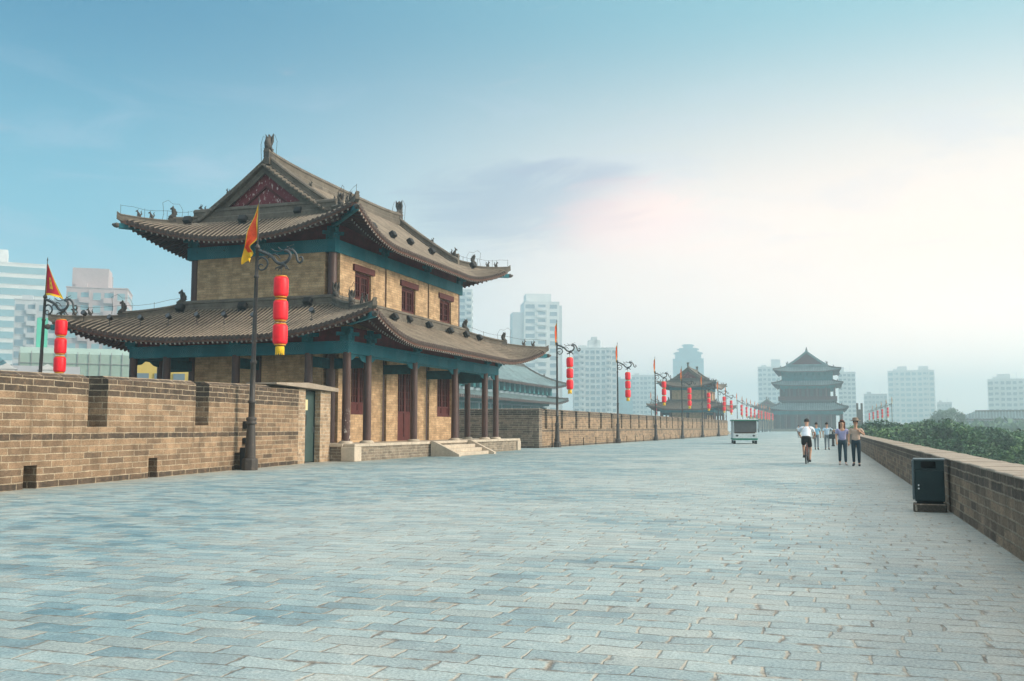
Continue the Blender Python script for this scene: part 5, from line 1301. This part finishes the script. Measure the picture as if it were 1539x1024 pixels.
def block(label, cx, cy, w, dpt, zt, rz, wall='city_white', floors=12, bays=7, glass='city_glass', side=1, style='grid', roofs=(), sbays=3, piers=True, z0=-12):
    dd = math.hypot(cx, cy); k = 1.0 if dd < 150 or dd > 1000 else 2.0 if dd < 560 else 1.6      # the town stands well back and its towers are tall
    cx, cy, w, dpt, zt = cx * k, cy * k, w * k, dpt * k, 1.4 + (zt - 1.4) * k; roofs = [(a * k, b * k, 1.4 + (c_ - 1.4) * k, d_) for a, b, c_, d_ in roofs]
    o = thing('city_building', label, 'building', (cx, cy, 0), R(rz))
    m = MB(); m.box(-w / 2, w / 2, -dpt / 2, dpt / 2, z0, zt); m.build('wall', wall, o)
    facade(o, w, dpt, max(z0, -6), zt - 1.0, floors, bays, glass, side, style, sbays)
    m = MB(); m.box(-w / 2 - .25, w / 2 + .25, -dpt / 2 - .25, dpt / 2 + .25, zt, zt + .5); m.build('parapet', wall, o)
    for (x0, x1, z1, mt) in roofs:
        m = MB(); m.box(x0, x1, -dpt * .3, dpt * .3, zt + .501, z1); m.build('roof_block', mt or wall, o)
    if style == 'grid' and zt > 25:
        fh = (zt - 1 - max(z0, -6)) / floors
        for k_ in (1, bays - 2) if bays > 4 else (1,):
            x = -w / 2 + w / bays * (k_ + .5); bw = w / bays * .86; m = MB()
            for f_ in range(floors): zz = max(z0, -6) + fh * f_; m.box(x - bw / 2, x + bw / 2, -dpt / 2 - 1.3, -dpt / 2 - .31, zz, zz + fh * .42)
            m.box(x + bw / 2 - .2, x + bw / 2, -dpt / 2 - 1.28, -dpt / 2 - .31, max(z0, -6) + fh * .43, zt - 1)
            m.build('balcony_stack', wall, o)
        m = MB(); m.tube([(w * .2, 0, zt + .5), (w * .2, 0, zt + 7)], .18, 5); m.box(-w * .38, -w * .18, -dpt * .36, -dpt * .12, zt + .502, zt + 2.6); m.build('roof_plant', wall, o)
    if piers:
        for k in range(3):
            x = -w / 2 + w * (k + .5) / 3; m = MB(); m.box(x - .35, x + .35, -dpt / 2 - .35, -dpt / 2 - .001, max(z0, -6), zt + .3); m.build('pier', wall, o)
    return o
block('pale tower with horizontal glass bands at the far left edge', -236, 236, 22, 18, 50, 44, 'city_white', 16, 1, 'city_teal_glass', style='band', roofs=((-11, 0, 54.5, None),), piers=False)
block('pinkish grey block with square windows rising between the left pennant and tower', -155.8, 182.5, 12.5, 12, 32.0, 34, 'city_pink', 12, 5, 'city_teal_glass', roofs=((-5.5, 2.0, 36.8, 'city_pink'),), piers=False)
block('lower pinkish grey wing just left of the pink block, behind the left pennant', -166, 176.5, 11, 11, 29.0, 42, 'city_grey', 12, 5, 'city_glass', piers=False)
block('narrow pale tower peeking out between the two right roof corners of the large watchtower', -139, 375, 5.4, 8, 57, 18, 'city_white', 22, 2, piers=False)
o = block('tall pale stepped tower rising right of the large watchtower', -118.7, 413.2, 15.3, 14, 55.5, 24, 'city_white', 18, 3, roofs=((-6.5, 4.5, 59.5, None),), piers=False)
m = MB(); m.box(-25, -15.31, -10, 10, -12, 101); m.build('side_wing', 'city_white', o); m = MB(); m.box(-32.0, -25.01, -9, 9, -12, 65); m.build('side_wing', 'city_white', o)
for k in range(10):
    m = MB(); m.box(15.31, 17.9, -12 + 2.4 * k, -10.8 + 2.4 * k, -6, 107); m.build('balcony_stack', 'city_grey', o)
block('broad white apartment block with a roof hut right of the first far lamp post', -89.0, 389.9, 17.1, 14, 33.0, 16, 'city_white', 15, 8, 'city_glass', roofs=((-2.5, 2.3, 36.5, None), (-1.2, 1.0, 37.8, None)), piers=True)
block('small hazy cyan office block behind the second far lamp post', -100.7, 510, 9, 9, 26.5, 11, 'city_cyan', 10, 4, 'city_teal_glass', piers=False)
block('hazy pale block with ribbed front left of the third far lamp post', -97.5, 551, 13, 10, 30.5, 10, 'city_white', 12, 6, 'city_glass')
o = block('hazy tower with a stepped pagoda-like crown behind the hazy watchtower', -104.1, 793, 24, 20, 55.5, 7.5, 'city_cyan', 14, 6, 'city_teal_glass', piers=True)
for i, (hw_, z0_, z1_) in enumerate(((16.3, 88.9, 95.9), (11.5, 97.6, 101), (6.1, 102.7, 106.0))):
    m = MB(); m.box(-hw_, hw_, -hw_ * .8, hw_ * .8, z0_, z1_); m.prism([(-hw_ - 2.2, z1_ + .001), (hw_ + 2.2, z1_ + .001), (hw_ * .8, z1_ + 1.6), (-hw_ * .8, z1_ + 1.6)], 'y', -hw_ * .9, hw_ * .9); m.build('crown_tier', 'city_cyan', o)
block('faint pale tower left of the gate tower roof', -35.0, 699, 18.1, 15, 42.5, 3, 'city_white', 14, 6, 'city_glass', roofs=((-.2, 6.0, 47.9, None),))
block('faint slim tower just right of the gate tower', 12.4, 620, 9.7, 10, 34.0, -1, 'city_white', 14, 4, 'city_glass', side=-1, roofs=((-4.5, -1.5, 37.4, None),), piers=False)
block('faint wide tower with two roof huts above the trees', 57.8, 747, 30.3, 18, 41, -4.4, 'city_white', 12, 8, 'city_teal_glass', side=-1, roofs=((-9, -2.5, 44.4, None), (5, 11.5, 44.2, None)))
block('faint block with a long roof hut at the right picture edge', 103, 642, 22, 16, 29.5, -9, 'city_white', 10, 7, 'city_glass', side=-1, roofs=((-6, 1, 32.8, None),), piers=False)
block('very faint low block between the slim tower and the wide tower', 49.9, 1098, 22.8, 16, 36, -2.6, 'city_grey', 8, 6, side=-1, piers=False)
block('very faint small block right of the wide tower', 126, 1193, 15, 14, 29, -6, 'city_grey', 7, 4, side=-1, piers=False)
block('yellow building glimpsed between the verandah posts', -55.5, 75.5, 7.6, 8, 7.6, 36, 'city_yellow', 4, 5, 'city_glass', z0=-12, piers=False)
# glass-roofed building and netting at far left
o = thing('glass_roof_hall', 'low building with a sloping blue glass roof and green end panel at far left', 'building', (-148.2, 149.2, -1.26), R(44)); o.scale = (1.9,) * 3
m = MB(); m.prism([(-9, -12), (2.3, -12), (2.3, 5.3), (-9, 5.3)], 'y', -1.0, 9.0); m.build('wall', 'city_grey', o)
m = MB(); m.prism([(-9, 5.31), (2.2, 5.31), (.6, 7.2), (-2.2, 9.8), (-5, 11.4), (-9, 12.6)], 'y', -.9, 8.9); gl = m.build('glass_roof', 'city_cyan', o)
m = MB(); prof = [(2.2, 5.31), (.6, 7.2), (-2.2, 9.8), (-5, 11.4), (-9, 12.6)]
for k in range(-6, 16):
    m.tube([(2.2 - .5 * k * .8, -.95, 5.6 + 0.0), (2.2 - .5 * k * .8 - 3.4, -.95, 5.6 + 6.0)] if k > 40 else [(-9 + k * .8, -.95, 5.4), (-9 + k * .8 + 3.0, -.95, 11.0 - max(0, k) * .42)], .045, 4)
m.build('glazing_bars', 'city_glass', gl)
m = MB(); m.box(2.5, 3.5, -.6, 3, 5, 12.5); m.build('end_panel', 'panel_green', o); m = MB(); m.box(3.6, 4.6, -.8, 3, 3, 8.6); m.build('end_panel', 'panel_green', o)
o = thing('netted_hall', 'long low building wrapped in pale green netting behind the left parapet', 'building', (-126.4, 147.3, -1.26), R(40)); o.scale = (1.9,) * 3
m = MB(); m.box(-6.5, 9.5, -1, 8, -12, 8.3); m.prism([(-1, 8.301), (8, 8.301), (8, 9.4), (1.0, 9.0)], 'x', -6.5, 9.5); m.build('wall', 'net_green', o)
for k in range(17):
    m = MB(); m.bar((-6.4 + k * .98, -1.05, -12), (-6.4 + k * .98, -1.05, 8.5), .06, .06, up=(0, 1, 0)); m.build('scaffold_pole', 'roof_grey', o)
for z in (2.0, 3.8, 5.6, 7.4):
    m = MB(); m.bar((-6.5, -1.08, z), (9.5, -1.08, z), .06, .05); m.build('scaffold_rail', 'roof_grey', o)
o = thing('low_shed', 'low grey roofed shed with white dormers just over the left parapet', 'shed', (-50, 52, 0), R(42))
m = MB(); m.box(-5, 3.0, 0, 5, -12, 4.3); m.build('wall', 'city_white', o)
m = MB(); m.prism([(-.4, 4.301), (5.4, 4.301), (5.2, 5.2), (2.5, 5.6), (-.2, 4.6)], 'x', -5.2, 3.2); r_ = m.build('roof', 'roof_grey', o)
for x in (-1.2, 1.2):
    m = MB(); m.box(x - .5, x + .5, -.35, .9, 4.5, 5.2); m.prism([(x - .62, 5.201), (x + .62, 5.201), (x, 5.6)], 'y', -.4, .9); m.build('dormer', 'frame_white', r_)
o = thing('pavilion_hall', 'long low pale hall with two stepped grey roofs in the haze at right', 'building', (79.0, 516, -1.3), R(-8)); o.scale = (1.92,) * 3
m = MB(); m.box(-10, 12, -4, 4, -12, 2.3); m.build('wall', 'city_white', o)
lw = Roof(-11.5, 13.5, -5.5, 5.5, 2.0, lambda d: .30 * d + .03 * d * d, .5, 4, .4, 2.6, dict(S=2.4, N=2.4, W=2.4, E=2.4))
p = coarse_roof('lower_roof', lw, o, .7, .16, 1.6)
m = MB(); m.box(-8.6, 10.6, -2.9, 2.9, 2.301, 3.7); m.build('upper_wall', 'city_white', o)
uw = Roof(-9.8, 11.8, -4.0, 4.0, 3.5, lambda d: .34 * d + .03 * d * d, .5, 4, .4, 3.9, dict(S=4.0, N=4.0, W=3.9, E=3.9))
p = coarse_roof('upper_roof', uw, o, .7, .16, 1.2)
m = MB(); m.sweep([(-5.8, 0, 5.25), (7.8, 0, 5.25)], ridge_prof(.4, .5)); m.build('main_ridge', 'ornament_tile', p)
for k in range(9):
    m = MB(); m.box(-9 + 2.3 * k, -7.6 + 2.3 * k, -4.08, -3.9, -.6, 1.6); m.build('window', 'city_glass', o)
    m = MB(); m.lathe([(.16, -3), (.15, 2.1)], (-9.8 + 2.3 * k, -4.9, 0), 8); m.build('column', 'column_paint', o)
# bastion on the right with a small turret
o = thing('bastion', 'brick bastion carrying a row of tiny lamp posts above the trees', 'bastion', (15.0, 250, 0))
m = MB(); m.box(-2.2, 5, 0, 130, -12, -.02); m.build('brick_wall', 'rampart_brick', o)
for i in range(5): m = MB(); m.box(-2.2, -1.6, 1 + i * 26, 23 + i * 26, -.019, 1.3); m.build('merlon', 'grey_brick', o)
o = thing('brick_turret', 'small dark brick turret with two prongs on its top right of the gate tower', 'turret', (9.2, 300, 0))
m = MB(); m.box(-.85, .85, -.85, .85, -12, 6.6); m.build('shaft', 'grey_brick', o)
for x in (-.6, .6): m = MB(); m.bbox(x - .28, x + .28, -.8, .8, 6.601, 8.4, .05); m.build('merlon', 'grey_brick', o)

# ------------------------------------------------------------------ trees
def leaf_mat(name, a, b):
    m, t, bs = new_mat(name, .6, .25)
    g = t.node('ShaderNodeNewGeometry'); n = t.noise(t.coord('Object'), .40, 3)
    f = t.m('ADD', t.m('MULTIPLY', g.outputs['Random Per Island'], .42), t.m('MULTIPLY', t.sm(n, .38, .62), .58))
    t.l.new(t.ramp(f, [(.15, a), (.8, b)]), bs.inputs['Base Color'])
    bs.inputs['Subsurface Weight'].default_value = 0.0
leaf_mat('leaf_mid', (.028, .080, .030), (.13, .24, .075)); leaf_mat('leaf_dark', (.020, .065, .032), (.085, .185, .068)); leaf_mat('leaf_yellow', (.07, .095, .025), (.20, .20, .065))
plain('bark', (.075, .058, .045), .9, .3, 3)
def make_tree(h, rad, leafmat, n_clump, per, leaf, shape='round', seed=0):
    rng = np.random.default_rng(seed); root = thing('tree', 'tree', 'tree', (0, 0, 0), 0, 'trees beyond the right parapet')
    m = MB(); th = h * .45
    m.tube([(0, 0, 0), (.1, 0, th * .5), (.0, .1, th), (.05, .05, h * .8)], [.028 * h, .022 * h, .017 * h, .006 * h], 8)
    cz = h * .62; cl = []
    for i in range(n_clump):
        while True:
            v = rng.uniform(-1, 1, 3)
            if .25 < np.linalg.norm(v) < 1: break
        v = v / np.linalg.norm(v) * np.linalg.norm(v) ** .45
        if shape == 'cone': zz = v[2]; k = (1 - (zz + 1) / 2) * .9 + .12; p = np.array([v[0] * rad * k, v[1] * rad * k, cz + zz * h * .36])
        else: p = np.array([v[0] * rad, v[1] * rad, cz + v[2] * h * .36])
        cl.append(p)
    for i in range(0, n_clump, max(1, n_clump // 12)):
        p = cl[i]; m.tube([(0, 0, th * .8), (p[0] * .5, p[1] * .5, (th + p[2]) * .52), tuple(p)], [.012 * h, .007 * h, .002 * h], 5)
    m.build('trunk', 'bark', root)
    C = np.repeat(np.array(cl), per, axis=0); N = len(C); cr = rad * .27
    off = rng.normal(0, 1, (N, 3)); off /= np.linalg.norm(off, axis=1)[:, None]; off *= (rng.uniform(0, 1, N) ** .4)[:, None] * cr * np.array([1, 1, .8])
    P = C + off; a = rng.normal(0, 1, (N, 3)); a[:, 2] *= .7; a /= np.linalg.norm(a, axis=1)[:, None]; b = np.cross(a, rng.normal(0, 1, (N, 3))); b /= np.linalg.norm(b, axis=1)[:, None]
    s = rng.uniform(.6, 1.25, N)[:, None] * leaf
    V = np.stack([P - a * s, P + b * s * .55, P + a * s, P - b * s * .55], 1).reshape(-1, 3)
    me = bpy.data.meshes.new('crown'); me.from_pydata(V.tolist(), [], np.arange(N * 4).reshape(N, 4).tolist()); me.materials.append(MATS[leafmat])
    o = bpy.data.objects.new('crown', me); col.objects.link(o); o.parent = root
    return root
protos = [make_tree(13, 4.3, 'leaf_mid', 60, 150, .24, seed=1), make_tree(13, 4.8, 'leaf_dark', 64, 150, .24, seed=2), make_tree(13, 4.0, 'leaf_mid', 54, 150, .25, seed=3), make_tree(13, 4.6, 'leaf_dark', 60, 150, .25, seed=4)]
yel = make_tree(10, 2.6, 'leaf_yellow', 34, 150, .20, seed=5); cone = make_tree(17, 2.6, 'leaf_dark', 44, 130, .26, 'cone', seed=6)
rt_ = random.Random(11); first = {}
def put_tree(pi, x, y, h, label, group=None):
    pr_ = protos[pi] if not isinstance(pi, str) else {'y': yel, 'c': cone}[pi]; base = {'y': 10, 'c': 17}.get(pi, 13)
    if pi not in first: o = pr_; first[pi] = 1
    else: o = copy_tree(pr_)
    o.location = (x, y, -12); o.rotation_euler = (0, 0, rt_.uniform(0, 6.28)); k = h / base; o.scale = (k * rt_.uniform(.95, 1.2), k * rt_.uniform(.95, 1.2), k)
    o['label'] = label
    if group: o['group'] = group
    elif 'group' in o: del o['group']
    return o
CAN = 'leafy green tree in the dense canopy beyond the right parapet'
y = 62.0
while y < 235:
    xm = y * math.tan(R(12.5)) + 3; x = 8.2 if y > 80 else 9.0
    sp_ = 6.4 if y < 140 else 8.0
    while x < xm:
        jx, jy = rt_.uniform(-1.4, 1.4), rt_.uniform(-2, 2)
        top = -3.2 + 3.6 * min(1, (y - 60) / 90) + rt_.uniform(-1.2, 1.2) + (1.0 if (y > 130 and x < 18) else 0)
        put_tree(rt_.randrange(4), max(7.6, x + jx), y + jy, top + 12, CAN, 'trees beyond the right parapet'); x += sp_
    y += sp_
put_tree('y', 15.8, 88, 10.1, 'small yellowish tree near the right parapet at the picture edge'); put_tree('y', 19.5, 100, 11.0, 'yellow-green tree among darker trees at the right edge')
HZ = 'hazy tree farther off behind the dense canopy'
for i in range(26):
    yy = rt_.uniform(250, 520); xx = yy * math.tan(R(rt_.uniform(3.2, 12.5))) + 6
    if yy > 430 and 52 < xx < 106: yy += 105
    put_tree(rt_.randrange(4), xx, yy, 12 + rt_.uniform(-.6, 2.0) + max(0, yy - 330) * .012, HZ, 'hazy trees behind the canopy')
put_tree('c', 56, 470, 20.0, 'pointed hazy tree standing above the canopy at right'); put_tree(1, 51.0, 474, 21.5, 'tall rounded hazy tree left of the pointed one')
put_tree(2, -60, 245, 15.8, 'hazy tree at the right end of the palace hall'); put_tree(0, -56.0, 257, 15.0, 'lower hazy tree between the palace hall and the far lamp posts')
# far-off woods that read as one mass
m = MB(); rs = np.random.default_rng(3); N = 9000
yy = rs.uniform(430, 900, N); th_ = rs.uniform(R(2.5), R(14), N); xx = yy * np.tan(th_) + 8; zz = -12 + rs.uniform(0, 1, N) ** .5 * (13 + 3 * np.sin(xx * .11) + 2 * np.sin(yy * .07))
a = rs.normal(0, 1, (N, 3)); a /= np.linalg.norm(a, axis=1)[:, None]; b = np.cross(a, rs.normal(0, 1, (N, 3))); b /= np.linalg.norm(b, axis=1)[:, None]; P = np.stack([xx, yy, zz], 1); s = rs.uniform(.8, 2.0, N)[:, None]
V = np.stack([P - a * s, P + b * s, P + a * s, P - b * s], 1).reshape(-1, 3)
me = bpy.data.meshes.new('woods'); me.from_pydata(V.tolist(), [], np.arange(N * 4).reshape(N, 4).tolist()); me.materials.append(MATS['leaf_dark'])
o = bpy.data.objects.new('woods', me); col.objects.link(o); tag(o, 'far-off hazy woods along the horizon at right', 'woods', kind='stuff')

# ------------------------------------------------------------------ the hazy air
hm = bpy.data.materials.new('haze'); hm.use_nodes = True; hm.node_tree.nodes.clear()
pv = hm.node_tree.nodes.new('ShaderNodeVolumePrincipled'); pv.inputs['Color'].default_value = (.74, .93, 1.0, 1); pv.inputs['Density'].default_value = HAZE_DENSITY; pv.inputs['Anisotropy'].default_value = .6
ho = hm.node_tree.nodes.new('ShaderNodeOutputMaterial'); hm.node_tree.links.new(pv.outputs[0], ho.inputs['Volume'])
MATS['haze'] = hm
m = MB(); m.box(-3000, 3000, -1000, 3000, -13.2, 128); o = m.build('haze', 'haze'); o['kind'] = 'stuff'
